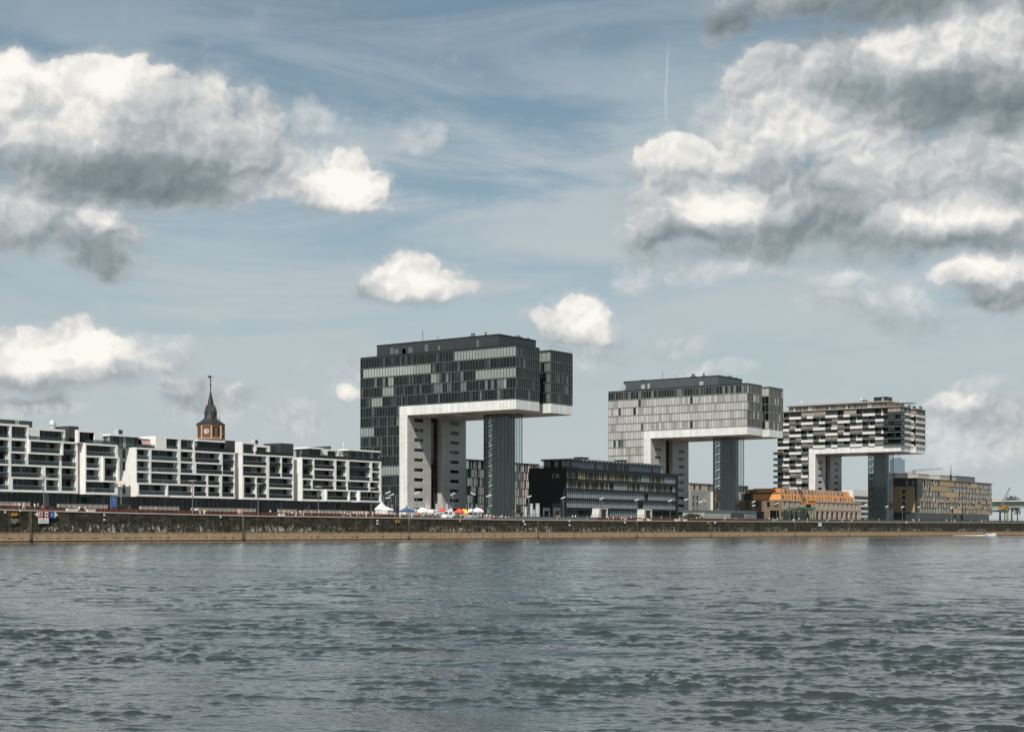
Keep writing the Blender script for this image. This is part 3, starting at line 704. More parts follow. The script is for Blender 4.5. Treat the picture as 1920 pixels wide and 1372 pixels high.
def living_storeys(root, X0, g, rs, zl, low):
    sh = 3.2; bw = 7.1; z0 = BANDZ-.02; nst = 6
    levels = [(z0+sh*k, True) for k in range(nst)]
    z = z0
    while z-sh > g-1: z -= sh; levels.append((z, False))
    ul = STRIPY-Y0K
    P = lambda u, z, t: (X0+t, Y0K+u, z)
    back = MB(); slab = MB()
    for (z, up) in levels:
        u0 = 0 if up else ul+.3
        row = round((z-z0)/sh)
        # floor plate edges and back wall
        y0, y1 = Y0K+u0, Y0K+LEN
        slab.box(X0+.05, X0+2.2, y0, y1, z-.14, z+.14)
        nb = int(round((LEN-u0)/bw*2)); w = (LEN-u0)/nb
        for k in range(nb):
            a, b = u0+k*w, u0+(k+1)*w
            uu = LEN-(a+b)/2; bay = int(uu/bw); half = int(uu/(bw/2)) % 2
            ph = (bay+row) % 3
            m = rs.choices((0,1,2,3), (4,2,2.5,1.2))[0]
            if ph == 2 and rs.random() < .6: m = 4
            t = 1.9 if ph == 1 or (ph == 2 and half) else .35
            if m == 4 and not (ph == 1): t = .3
            back.face([P(a,z+.14,t),P(b,z+.14,t),P(b,z+sh-.14,t),P(a,z+sh-.14,t)], m)
            if t > 1: back.face([P(a,z+.14,.1),P(a,z+.14,t),P(a,z+sh-.14,t),P(a,z+sh-.14,.1)], 5)
            for q in (.33, .66): c = a+(b-a)*q; back.box(X0+t-.06,X0+t-.004,Y0K+c-.04,Y0K+c+.04,z+.15,z+sh-.15,6)
            if ph == 0 and half == 0:
                pass
            if ph == 0:
                mb = None
            elif ph == 1 and half == 1:
                mb = MB(); mb.box(X0-.55,X0-.02,Y0K+a+.05,Y0K+b-.05,z-.35,z+1.0); mb.build('balcony_parapet', PARAP, root)
            else:
                slab.box(X0-.35,X0-.30,Y0K+a+.03,Y0K+b-.03,z-.1,z+1.05,1); slab.box(X0-.36,X0+.05,Y0K+a+.03,Y0K+b-.03,z-.14,z-.1,1)
            if rs.random() < .24 and ph != 0:
                slab.box(X0+.16,X0+.22,Y0K+a+.1,Y0K+b-.1,z+.3,z+sh-.2,2)
        nbay = int(LEN/bw)+1
        for bay in range(nbay):
            if (bay+row) % 3: continue
            b = LEN-bay*bw; a = max(b-bw, u0+.1)
            if b-a < 1 or a < u0: continue
            mb = MB(); mb.box(X0-.55,X0-.02,Y0K+a+.05,Y0K+b-.05,z-.38,z+1.02); mb.build('balcony_parapet', PARAP, root)
    # river end: wrap-around bands
    for k in range(nst):
        z = z0+sh*k
        for (a, b, y) in ((X0,X0+NA,Y0K),(X0+NB,X0+DW,Y0K)):
            back.face([(a,y+.25,z+.14),(b,y+.25,z+.14),(b,y+.25,z+sh-.1),(a,y+.25,z+sh-.1)], rs.choice((0,4,0,1)))
            n = 6
            for q in range(n):
                u = a+(b-a)*q/n
                if rs.random() < .55: back.face([(u,y+.2,z+.14),(u+(b-a)/n,y+.2,z+.14),(u+(b-a)/n,y+.2,z+sh-.1),(u,y+.2,z+sh-.1)], rs.choice((4,4,3,2)))
            slab.box(a-.2,b+.2,y-.3,y+.3,z-.14,z+.14)
            if a == X0:
                mb = MB(); mb.box(a+3.0,b+.2,y-.62,y-.05,z-.35,z+.95); mb.build('balcony_parapet', PARAP, root)
            else:
                mb = MB(); mb.box(a-.2,b+.2,y-.62,y-.05,z-.35,z+.95); mb.build('balcony_parapet', PARAP, root)
        back.face([(X0+NB,Y0K+.3,z+.14),(X0+NB,Y0K+ND,z+.14),(X0+NB,Y0K+ND,z+sh-.1),(X0+NB,Y0K+.3,z+sh-.1)], 4 if k % 2 else 0)
        mb = MB(); mb.box(X0+NB-.4,X0+NB+.05,Y0K+1,Y0K+ND,z-.35,z+.95); mb.build('balcony_parapet', PARAP, root)
        # dark corner balconies: long-side corner and the far corner, where they stick out
        mb = MB(); mb.box(X0-1.1,X0+3.0,Y0K-1.0,Y0K+9.0,z-.16,z+.12); mb.box(X0-1.1,X0-1.04,Y0K-1.0,Y0K+9.0,z+.12,z+1.1,1); mb.box(X0-1.04,X0+3.0,Y0K-1.0,Y0K-.94,z+.12,z+1.1,1); mb.build('corner_balcony', [MIDGREY, GLASS[1]], root)
        mb = MB(); mb.box(X0+DW-.2,X0+DW+2.6,Y0K+1.0,Y0K+6,z-.16,z+.12); mb.box(X0+DW+2.54,X0+DW+2.6,Y0K+1,Y0K+6,z+.12,z+1.1,1); mb.box(X0+DW-.1,X0+DW+2.54,Y0K+1,Y0K+1.06,z+.12,z+1.1,1); mb.build('corner_balcony', [MIDGREY, GLASS[1]], root)
    for (z, up) in levels:
        if up and z < z0+12: continue
        mb = MB(); y = Y0K+LEN
        mb.box(X0-2.4,X0+2.0,y-3.2,y+1.4,z-.16,z+.12); mb.box(X0-2.4,X0-2.34,y-3.2,y+1.4,z+.12,z+1.1,1); mb.box(X0-2.34,X0+2,y-3.2,y-3.14,z+.12,z+1.1,1)
        if not up: mb.build('end_balcony', [MIDGREY, GLASS[1]], root)
    slab.build('floor_plates', [mat('grey_concrete_edge', (.24,.23,.21), .7, .15, .6), mat('grey_rail_panel', (.10,.11,.11), .4, .3, .4), TAUPE], root)
    back.build('glazing', GLASS+[TAUPE, PARAP, BLACK], root)
    # penthouse storey, terraces with plants and an awning
    zr = ROOFZ+1.6+.6; mb = MB()
    mb.box(X0+3.5,X0+26,Y0K+9,Y0K+LEN-5,zr,zr+2.7); n = 46
    for k in range(n):
        a = Y0K+9.2+k*(LEN-14.4)/n; mb.face([(X0+3.47,a,zr+.1),(X0+3.47,a+.9,zr+.1),(X0+3.47,a+.9,zr+2.2),(X0+3.47,a,zr+2.2)], rs.choice((1,2,2,3,3,4)))
    mb.box(X0+2.2,X0+27,Y0K+8,Y0K+LEN-4,zr+2.7,zr+3.3,0)
    mb.box(X0+5,X0+12,Y0K+9.5,Y0K+17,zr+3.3,zr+5.6,5); mb.box(X0+6,X0+9,Y0K+22,Y0K+25,zr+3.3,zr+4.6,3)
    mb.build('penthouse', [mat('taupe_fascia', (.33,.29,.25), .6, .08, .4), GLASS[1], GLASS[2], GLASS[3], PARAP, BLACK], root)
    mb = MB()
    for k in range(26):
        y = Y0K+k*(LEN-2)/26+1; mb.bar((X0+.3,y,zr-.1),(X0+.3,y,zr+.95),.06)
    mb.bar((X0+.3,Y0K+.5,zr+.95),(X0+.3,Y0K+LEN,zr+.95),.07); mb.bar((X0+.3,Y0K+.5,zr+.95),(X0+33,Y0K+.5,zr+.95),.07)
    mb.build('roof_railing', STEEL, root)
    for (y, x, s) in ((Y0K+42,1.6,1.0),(Y0K+29,1.6,.8),(Y0K+3,4,1.0),(Y0K+2.5,9,1.1),(Y0K+5,24,1.0),(Y0K+4,29,.8),(Y0K+1.5,32,.9)):
        mb = MB(); leaves(mb, (X0+x, y, zr+1.1), (.8*s,1.0*s,1.2*s), 130, .55, rs); mb.build('roof_plant', LEAFM, root)
    mb = MB(); mb.face([(X0+13,Y0K+3,zr+2.7),(X0+30,Y0K+2.5,zr+3.6),(X0+31,Y0K+6,zr+3.2),(X0+14,Y0K+7,zr+2.6)]); mb.face([(X0+13,Y0K+3,zr+2.62),(X0+14,Y0K+7,zr+2.52),(X0+31,Y0K+6,zr+3.12),(X0+30,Y0K+2.5,zr+3.52)])
    for (x, y, h) in ((13,3,2.7),(30,2.5,3.6),(31,6,3.2),(14,7,2.6)): mb.bar((X0+x,Y0K+y,zr-.1),(X0+x,Y0K+y,zr+h),.08)
    mb.build('awning', WHITE, root)
    mb = MB()
    for (y, h) in ((Y0K+LEN-12,2.4),(Y0K+24,2.4),(Y0K+12,1.6)): mb.lathe((X0+5,y,zr+3.3),[(.5,0),(.5,h*.6),(.7,h*.62),(.1,h)],8)
    mb.build('roof_vent', STEEL, root)
def leaves(mb, c, r, n, s, rs, mi=0):
    for _ in range(n):
        while True:
            p = [rs.uniform(-1,1) for _ in range(3)]
            q = sum(x*x for x in p)
            if .15 < q < 1: break
        o = Vector((c[0]+p[0]*r[0], c[1]+p[1]*r[1], c[2]+p[2]*r[2]))
        u = Vector([rs.uniform(-1,1) for _ in range(3)]).normalized()*s*rs.uniform(.6,1.2); v = u.orthogonal().normalized()*s*rs.uniform(.4,.9)
        v.rotate(Matrix.Rotation(rs.uniform(0,6.28), 3, u.normalized()))
        mb.face([o-u*.5, o+v*.4, o+u*.5, o-v*.4], mi)
K1 = 425.6; K2 = K1+170.5; K3 = 769.5
kranhaus(K1, 1, 'largest crane-shaped tower with dark glass walls above a white band, nearest to the white apartments')
kranhaus(K2, 2, 'middle crane-shaped tower with silver blinds drawn behind its glass, beside the black office block')
kranhaus(K3, 3, 'farthest crane-shaped tower with chequered white balconies, behind the orange-roofed warehouse')
# ------------------------------------------------------------------ white apartment houses along the promenade
YR = 316.0
CAR = clear_glass('balustrade_glass', (.45,.54,.53), .05)
GREYSH = mat('grey_shutter', (.070,.080,.085), .5, .1, .5, stretch=(1,1,.1))
TEALG = mat('teal_glass', (.06,.085,.085), .08, .45, .4)
PALEG = mat('pale_glass', (.26,.31,.30), .12, .3, .5)
PINK = mat('awning_cloth', (.40,.27,.22), .8, .1, 1)
def zsrc(px, py, Y=YR): return Z_at(px, py, Y)
def apartment(label, px0, px1, openings, pent, side=0.0, yoff=0.0, sidewin=False, seed=0):
    """openings: (px left, px right, lowest storey, highest storey); pent: (kind, px left, px right, height, setback)"""
    rs = random.Random(seed); Y = YR+yoff
    X = lambda p: X_at(p, Y)
    a, b = X(px0), X(px1); mid = (a+b)/2
    zb = zq(mid)+5.0; sh = 3.08; ztop = zb+.55+4*sh
    root = thing('apartment_house', label, 'apartment house', (mid, Y+6, zt(mid)))
    st = lambda k: zb+.55+k*sh
    holes = [(X(o[0]), X(o[1]), st(o[2]), st(o[3])+sh-.42) for o in openings]
    mb = MB(); P = lambda u, z, t: (u, Y+t, z)
    holed(mb, a, b, zb, ztop, holes, P, 2.3)
    dp = 16.0
    mb.face([(a,Y+dp,zb),(a,Y,zb),(a,Y,ztop),(a,Y+dp,ztop)] if not sidewin else [(a,Y+dp,zb),(a,Y+6.5,zb),(a,Y+6.5,ztop),(a,Y+dp,ztop)])
    if sidewin:
        Pz = lambda u, z, t: (a+t, Y+u, z)
        holed(mb, 0, 6.5, zb, ztop, [(4.2,5.6,st(k)+.2,st(k)+2.6) for k in (0,2,3)], Pz, .3)
    mb.face([(b,Y,zb),(b,Y+dp,zb),(b,Y+dp,ztop),(b,Y,ztop)]); mb.face([(a,Y,ztop),(b,Y,ztop),(b,Y+dp,ztop),(a,Y+dp,ztop)]); mb.face([(a,Y,zb),(a,Y+dp,zb),(b,Y+dp,zb),(b,Y,zb)])
    # projecting white picture frames round some bays
    for o, h in zip(openings, holes):
        if len(o) > 4:
            w = .55; x0, x1, z0, z1 = h[0]-w, h[1]+w, h[2]-.42, h[3]+.42; t = .5
            for q in ((x0,h[0]-.02,z0,z1),(h[1]+.02,x1,z0,z1),(h[0]-.02,h[1]+.02,z0,h[2]-.02),(h[0]-.02,h[1]+.02,h[3]+.02,z1)): mb.box(q[0],q[1],Y-t,Y+.02,q[2],q[3])
    mb.build('facade', WHITE, root)
    if sidewin:
        for k in (0,2,3):
            mb = MB(); mb.face([(a+.27,Y+4.2,st(k)+.2),(a+.27,Y+5.6,st(k)+.2),(a+.27,Y+5.6,st(k)+2.6),(a+.27,Y+4.2,st(k)+2.6)]); mb.box(a+.2,a+.26,Y+4.85,Y+4.95,st(k)+.2,st(k)+2.6,1); mb.build('window', [TEALG, BLACK], root)
    for o, h in zip(openings, holes):
        x0, x1, z0, z1 = h; yb = Y+2.25
        mb = MB(); n = max(2, int(round((x1-x0)/1.35))); w = (x1-x0)/n; cut = rs.random()
        for k in range(n):
            f = k/n; m = rs.choices((0,1,2,3), (4,4,3,.9))[0]
            u0, u1 = x0+k*w, x0+(k+1)*w
            mb.face([(u0,yb,z0),(u1,yb,z0),(u1,yb,z1),(u0,yb,z1)], m)
            mb.box(u0-.04,u0+.04,yb-.08,yb-.005,z0,z1,4)
            if rs.random() < .22: q = rs.uniform(.2,.7); mb.face([(u0+.1,yb-.02,z0+.2),(u0+w*q,yb-.02,z0+.2),(u0+w*q,yb-.02,z1-.1),(u0+.1,yb-.02,z1-.1)], rs.choice((2,2,3)))
        if o[3] > o[2]:
            for s in range(o[2]+1, o[3]+1): mb.box(x0,x1,Y+.25,yb-.1,st(s)-.32,st(s)-.08,5); 
        wd = mb.build('window', GLASS+[BLACK, DARKGREY], root)
        for s in range(o[2], o[3]+1):
            mb = MB(); zz = st(s); mb.box(x0+.02,x1-.02,Y+.10,Y+.14,zz+.02,zz+1.0,0); mb.box(x0+.02,x1-.02,Y+.07,Y+.17,zz+1.0,zz+1.07,1)
            mb.build('balustrade', [CAR, ALU], wd)
        if rs.random() < .75:   # loungers, plants and boxes on the balcony
            mb = MB()
            for _ in range(2): u = rs.uniform(x0+.5, x1-1); mb.box(u,u+rs.uniform(.4,.8),Y+.6,Y+1.2,z0+.01,z0+rs.uniform(.5,1.3),rs.choice((0,1)))
            mb.build('balcony_furniture', [mat('pale_furniture', (.34,.31,.27), .7), LEAFM], root)
        if o[3] > o[2] and rs.random() < .8:
            mb = MB(); u = x1-.5; mb.face([(u-.35,Y+.4,z0+.1),(u+.3,Y+.45,z0+.1),(u+.15,Y+.5,z0+2.2),(u-.02,Y+.5,z0+2.2)]); mb.face([(u+.3,Y+.55,z0+.1),(u-.35,Y+.5,z0+.1),(u-.02,Y+.6,z0+2.2),(u+.15,Y+.6,z0+2.2)]); mb.build('folded_sunshade', WHITE, root)
    # recessed ground floor
    mb = MB(); yg = Y+2.6; g = zt(mid)-.3; n = max(3, int((b-a)/1.6)); w = (b-a)/n
    for k in range(n):
        m = rs.choices((0,1,2,3), (8,4,1,.25))[0]; mb.face([(a+k*w,yg,g),(a+(k+1)*w,yg,g),(a+(k+1)*w,yg,zb),(a+k*w,yg,zb)], m); mb.box(a+k*w-.05,a+k*w+.05,yg-.1,yg-.004,g,zb,4)
    for k in range(3): u = rs.uniform(a+1,b-1); mb.box(u-.3,u+.3,Y+.5,Y+1.1,zb-.45,zb-.02,5)
    mb.face([(a,yg+12,g),(a,yg,g),(a,yg,zb),(a,yg+12,zb)], 0)
    mb.build('ground_floor_glazing', GLASS+[BLACK, MIDGREY], root)
    # roof storey
    for e in pent:
        kind, p0, p1, h, sb = e[:5]
        x0, x1 = X(p0), X(p1); y = Y+sb; z0, z1 = ztop+.01, ztop+h; mb = MB()
        if kind == 'frame':
            hs = [(x0+.5,x1-.4,z0+.15,z1-.5)] if len(e) < 6 else [(X(q0),X(q1),z0+.15,z1-.5) for q0, q1 in e[5]]
            holed(mb, x0, x1, z0, z1, hs, lambda u, z, t: (u, y+t, z), 1.6)
            mb.face([(x0,y+9,z0),(x0,y,z0),(x0,y,z1),(x0,y+9,z1)]); mb.face([(x1,y,z0),(x1,y+9,z0),(x1,y+9,z1),(x1,y,z1)]); mb.face([(x0,y,z1),(x1,y,z1),(x1,y+9,z1),(x0,y+9,z1)])
            r = mb.build('roof_storey', WHITE, root)
            for q in hs:
                mb = MB(); n = max(2, int((q[1]-q[0])/1.3)); w = (q[1]-q[0])/n; gm = rs.choice((5,0,0)) if len(e) < 7 else e[6]
                for k in range(n):
                    mb.face([(q[0]+k*w,y+1.2,q[2]),(q[0]+(k+1)*w,y+1.2,q[2]),(q[0]+(k+1)*w,y+1.2,q[3]),(q[0]+k*w,y+1.2,q[3])], gm if gm == 5 else rs.choices((0,1,2,3),(6,3,1.5,.6))[0]); mb.box(q[0]+k*w-.04,q[0]+k*w+.04,y+1.1,y+1.195,q[2],q[3],4)
                mb.build('window', GLASS+[BLACK, GREYSH], r)
        elif kind == 'dark':
            mb.box(x0,x1,y,y+7,z0,z1); mb.build('lift_housing', DARKGREY, root)
        elif kind == 'glass':
            mb.box(x0-.4,x1+.4,y-.5,y+9,z1-.45,z1,0); n = max(3, int((x1-x0)/1.2)); w = (x1-x0)/n
            r = mb.build('roof_storey', WHITE, root); mb = MB()
            for k in range(n): mb.face([(x0+k*w,y+.1,z0),(x0+(k+1)*w,y+.1,z0),(x0+(k+1)*w,y+.1,z1-.45),(x0+k*w,y+.1,z1-.45)], rs.choices((0,1,2,3),(5,4,3,1.2))[0] if len(e) < 6 else rs.choices((4,5,1,2),(5,2,2,1))[0]); mb.box(x0+k*w-.04,x0+k*w+.04,y-.02,y+.095,z0,z1-.45,6)
            n = 5
            for k in range(n): mb.face([(x0,y+.1+(n-k)*1.2,z0),(x0,y+.1+(n-k-1)*1.2,z0),(x0,y+.1+(n-k-1)*1.2,z1-.45),(x0,y+.1+(n-k)*1.2,z1-.45)], rs.choices((4,5,1),(3,2,2))[0]); mb.box(x0-.1,x0+.02,y+.06+k*1.2,y+.14+k*1.2,z0,z1-.45,6)
            mb.face([(x1,y+.1,z0),(x1,y+8,z0),(x1,y+8,z1-.45),(x1,y+.1,z1-.45)], 0)
            mb.build('window', GLASS+[TEALG, PALEG, BLACK], r)
        elif kind == 'pink':
            mb.box(x0,x1,y+.5,y+6,z1-.3,z1); mb.face([(x0,y,z0+.8),(x1,y,z0+.8),(x1,y+.8,z1-.3),(x0,y+.8,z1-.3)], 1); mb.face([(x1,y+.03,z0+.8),(x0,y+.03,z0+.8),(x0,y+.84,z1-.31),(x1,y+.84,z1-.31)], 1); mb.face([(x0,y+2,z0),(x1,y+2,z0),(x1,y+2,z1-.3),(x0,y+2,z1-.3)], 2); mb.build('roof_terrace_awning', [WHITE, PINK, GLASS[1]], root)
        elif kind == 'plant':
            for k in range(max(1, int((x1-x0)/1.3))):
                leaves(mb, (x0+(k+.5)*(x1-x0)/max(1, int((x1-x0)/1.3)), y, z0+h*.5), (.8,.6,h*.5), 70, .35, rs)
            mb.build('terrace_plant', LEAFM, root)
        elif kind == 'vent':
            mb.box(x0,x1,y,y+1.6,z1-1.6,z1,0); mb.box(x0+.2,x1-.2,y-.05,y-.004,z1-1.3,z1-.3,1); mb.box(x0+.3,x1-.3,y+.3,y+1.3,ztop+3.2,z1-1.6,1); mb.build('roof_vent', [STEEL, BLACK], root)
        elif kind == 'dome':
            c = ((x0+x1)/2, y, ztop+3.4); r = (x1-x0)/2; mb.lathe(c, [(r*.8,0),(r*.8,h*.3),(r,h*.32),(r*.95,h*.5),(r*.7,h*.72),(r*.3,h*.85),(.05,h*.88)], 12); mb.build('roof_vent', STEEL, root)
        elif kind == 'mast':
            mb.bar((x0,y,ztop+3.0),(x0,y,ztop+h),.16); mb.build('antenna', STEEL, root)
    # terrace balustrade
    mb = MB(); mb.box(a+.1,b-.1,Y+.3,Y+.34,ztop+.02,ztop+.95); mb.build('terrace_balustrade', CAR, root)
    return root
D2 = lambda *p: p
apartment('white apartment house at the left edge of the photo, behind the navigation signs', -62, 146.2, [
 (-56,-36,0,1),(-32,-8,0,0),(-32,-8,1,1),(-56,-30,2,2),(-56,-30,3,3),(-26,-8,2,3),
 (-4,16.5,0,1),(-4,16.5,2,3),(21.5,49,3,3),(21,48.5,2,2),(55.5,113,3,3,1),(53,111.5,2,2),(21,79,1,1),(85.5,111.5,1,1),(24,82,0,0),(86.5,110.5,0,0),(115.5,142.5,2,3),(115.5,142.5,0,1)],
 [('frame',-62,-10,3.4,0),('frame',-8,54,3.5,0,[(-4,18.5),(22,51.5)]),('frame',61,132,3.1,1.8,[(83,129)],0),('plant',64,76,1.0,1.0),('dark',131,149,4.0,0.3),('dark',26,89,5.0,6),('mast',3.5,5,6.5,5),('mast',54,55,5.2,5),('mast',58,59,5,5),('mast',93,94,4.4,5),('dome',115.5,128,2.6,5)], seed=1)
apartment('narrow white apartment house second from the left, jutting forward beside the side passage', 160, 221, [
 (161.8,216.5,3,3),(161.8,187,2,2),(193.8,218.6,1,2,1),(161.8,186.5,1,1),(161,215.5,0,0)],
 [('frame',150,196,3.3,.8,[(153,181)],0),('frame',181,198,2.8,1.2,[(184,195.6)],0),('plant',200,215,.9,1.2),('plant',198,203,.7,1)], yoff=-1.7, seed=2)
apartment('widest white apartment house with a bare white side wall, in front of the clock tower', 255, 440.5, [
 (256.8,279.5,3,3),(284,333,3,3),(338.7,361.3,3,3),(366,412,3,3),(417.5,439,2,3),(256.8,279.5,2,2),(283.6,334,2,2),(338.7,361.3,2,2),(368,417,2,2,1)[:4],(256.8,279.5,1,1),(283.4,333.5,1,1),(337.8,387.5,1,1),(390.4,412,1,1),(416.5,438.8,0,1),
 (258.5,310,0,0,1),(314,360,0,0),(363.8,387,0,0),(390.4,412,0,0)],
 [('glass',219,271.5,3.25,2.5,1),('pink',275,291,2.7,1.5),('frame',292,365,3.3,0,[(312,335),(339,363)],0),('plant',364,374,1.7,.8),('glass',377.5,426,3.2,1.5),('dark',427,442.5,3.4,.4),('vent',249.5,259,5.0,6),('plant',426,434,2.0,.3),('plant',268,292,.5,.6)], sidewin=True, seed=3)
apartment('white apartment house with a tall white corner frame, second from the dark glass tower', 454.2, 551, [
 (455.7,500,3,3),(455.7,499.5,2,2),(505,526.5,2,3),(528.7,548.9,2,3),(457.6,479.3,0,1),(481.8,499.9,0,1),(504.4,548.6,1,1),(504.4,548.3,0,0)],
 [('frame',453.8,478.8,3.3,0,[(456,477.5)],5),('frame',478,520,2.9,3,[(495,517)],0),('dark',528,552,3.7,.4),('plant',481,497,1.1,.7),('vent',501,507.5,4.7,5),('dark',520,527,3.0,2.5)], seed=4)
apartment('white apartment house at the right end of its row, touching the dark glass tower', 566, 715, [
 (567,587,2,3),(589.6,627,3,3),(589.6,626.4,2,2),(630.8,649,2,3),(655,694,2,3),(698,711.4,3,3),(698,711.4,2,2),(564.6,584,1,1)[:0] or (568,584,1,1),(586.5,626.2,1,1),(630.3,650,1,1),(652.5,691.5,1,1),(694,711,1,1),(568,604,0,0),(611.5,652,0,0,1),(655.4,669,0,0),(673.4,711,0,0,1)],
 [('glass',584,607,3.2,1.2),('frame',607.5,642,3.0,1.5,[(621,640)],0),('plant',571,584,1.1,.8),('pink',642,652,2.4,1.5),('glass',655.5,712.5,3.3,.6,1),('plant',608,617,1.4,.6),('plant',647,653,1.0,.6),('dome',661,664,2.4,4),('dark',641,643.5,4.2,5)], seed=5)
# white side walls of the houses that step forward
def cylinder_tree(): pass
# ------------------------------------------------------------------ clock tower
def clock_tower():
    Y = 392.0; x = X_at(395, Y); d = depth_y(395, Y); s = d/FPX
    z = lambda py: HC+(YH-py)*s
    g = zt(x); root = thing('clock_tower', 'slender brick clock tower with a pointed slate spire, rising behind the white apartments', 'clock tower', (x, Y, g))
    BR = panel_mat('red_brick', (.19,.085,.045), .6, .2, .03, .7, .85, .25); ST = mat('pale_stone', (.42,.30,.20), .8, .12, 1)
    w = 20.5*s/2*1.25; rot = R(36+45-8); n8 = 8
    c8 = lambda r: [(x+r*math.cos(rot+R(22.5)+k*R(45)), Y+r*math.sin(rot+R(22.5)+k*R(45))) for k in range(8)]
    r = 24.5*s
    mb = MB(); mb.prism(c8(r), g, z(828)); mb.prism(c8(r*.99), z(822), z(798)); mb.build('brick_shaft', BR, root)
    mb = MB(); mb.prism(c8(r*1.1), z(824), z(822)); mb.prism(c8(r*1.05), z(828), z(826)); mb.prism(c8(r*1.06), z(799.5), z(797.5))
    for k in range(8):
        p = c8(r*1.02)
        mb.prism([(p[k][0]+.35*math.cos(a), p[k][1]+.35*math.sin(a)) for a in [R(90*q) for q in range(4)]], z(823), z(799))
        a0, a1 = Vector(p[k]+(0,)), Vector(p[(k+1) % 8]+(0,))
        for q in range(7): v = a0.lerp(a1, (q+.5)/7); mb.box(v.x-.16,v.x+.16,v.y-.16,v.y+.16,z(830.5),z(828))
    mb.build('stone_trim', ST, root)
    SL = mat('slate', (.018,.017,.017), .55, .2, 1.5)
    mb = MB(); prof = [(27.0,795.5),(25,794),(17,789),(11.5,783.5),(9.5,778),(6.2,760),(3.1,744),(.6,731)]
    mb.lathe((x,Y,0), [(27*s,z(797.5))]+[(q*s,z(p)) for q, p in prof], 8, 0, rot+R(22.5)); sp = mb.build('spire', SL, root)
    mb = MB()
    for k in range(4):
        a = rot+k*R(90); 
        for rr, py in ((8.5,772),): cx, cy = x+rr*s*math.cos(a), Y+rr*s*math.sin(a); mb.lathe((cx,cy,z(py)),[(.8,-1.8),(.8,.2),(.06,2.4)],4,0,a)
    a = -R(54); cx, cy = x+15*s*math.cos(a), Y+15*s*math.sin(a)
    mb.lathe((cx,cy,z(790)),[(.75,-.6),(.75,.4),(.05,2.0)],4,1,a+R(45)); mb.build('dormer', [SL, MIDGREY], sp)
    mb = MB(); mb.bar((x,Y,z(733)),(x,Y,z(704)),.22); mb.lathe((x,Y,z(722)),[(.05,-.4),(.42,0),(.05,.4)],8); mb.lathe((x,Y,z(713)),[(.05,-.3),(.3,0),(.05,.3)],8)
    u = Vector((SA,-CA,0)); q = Vector((x,Y,z(707))); mb.bar(q-u*.9,q+u*1.4,.12); mb.bar(q-u*.8+Vector((0,0,.1)),q-u*.1+Vector((0,0,.1)),.14,0,.8); mb.build('weather_vane', BLACK, root)
    DIAL = mat('clock_face', (.62,.56,.46), .6, .05, 1)
    for k in range(8):
        p = c8(r*.995); a, b = Vector(p[k]+(0,)), Vector(p[(k+1) % 8]+(0,)); m = (a+b)/2; nrm = Vector((m.x-x, m.y-Y, 0)).normalized(); tn = Vector((-nrm.y, nrm.x, 0)); zc = z(810)
        if k % 2 == 0:
            mb = MB(); R0 = 4.4*s; o = m+nrm*.12+Vector((0,0,zc))
            def ring(rad, dd, mi): mb.face([o+nrm*dd+tn*rad*math.cos(t)+Vector((0,0,rad*math.sin(t))) for t in [2*math.pi*q/20 for q in range(20)]], mi)
            ring(R0*1.25, .0, 2); ring(R0, .08, 0); 
            for t, L in ((R(60), .62), (R(-20), .8)): mb.bar(o+nrm*.14, o+nrm*.14+(tn*math.cos(t)+Vector((0,0,math.sin(t))))*R0*L, .16, 1)
            for q in range(12): t = R(30*q); mb.bar(o+nrm*.12+(tn*math.cos(t)+Vector((0,0,math.sin(t))))*R0*.78, o+nrm*.12+(tn*math.cos(t)+Vector((0,0,math.sin(t))))*R0*.92, .1, 1)
            mb.build('clock', [DIAL, BLACK, ST], root)
        else:
            for t in (-.9, .9):
                mb = MB(); o = m+nrm*.05+tn*t+Vector((0,0,zc)); v = Vector((0,0,1))
                arc = [o+tn*.42*math.cos(q)+v*(1.0+.42*math.sin(q)) for q in [math.pi*j/6 for j in range(7)]]
                mb.face([o-tn*.42-v*1.3, o+tn*.42-v*1.3]+arc, 0); mb.build('belfry_window', BLACK, root)
clock_tower()
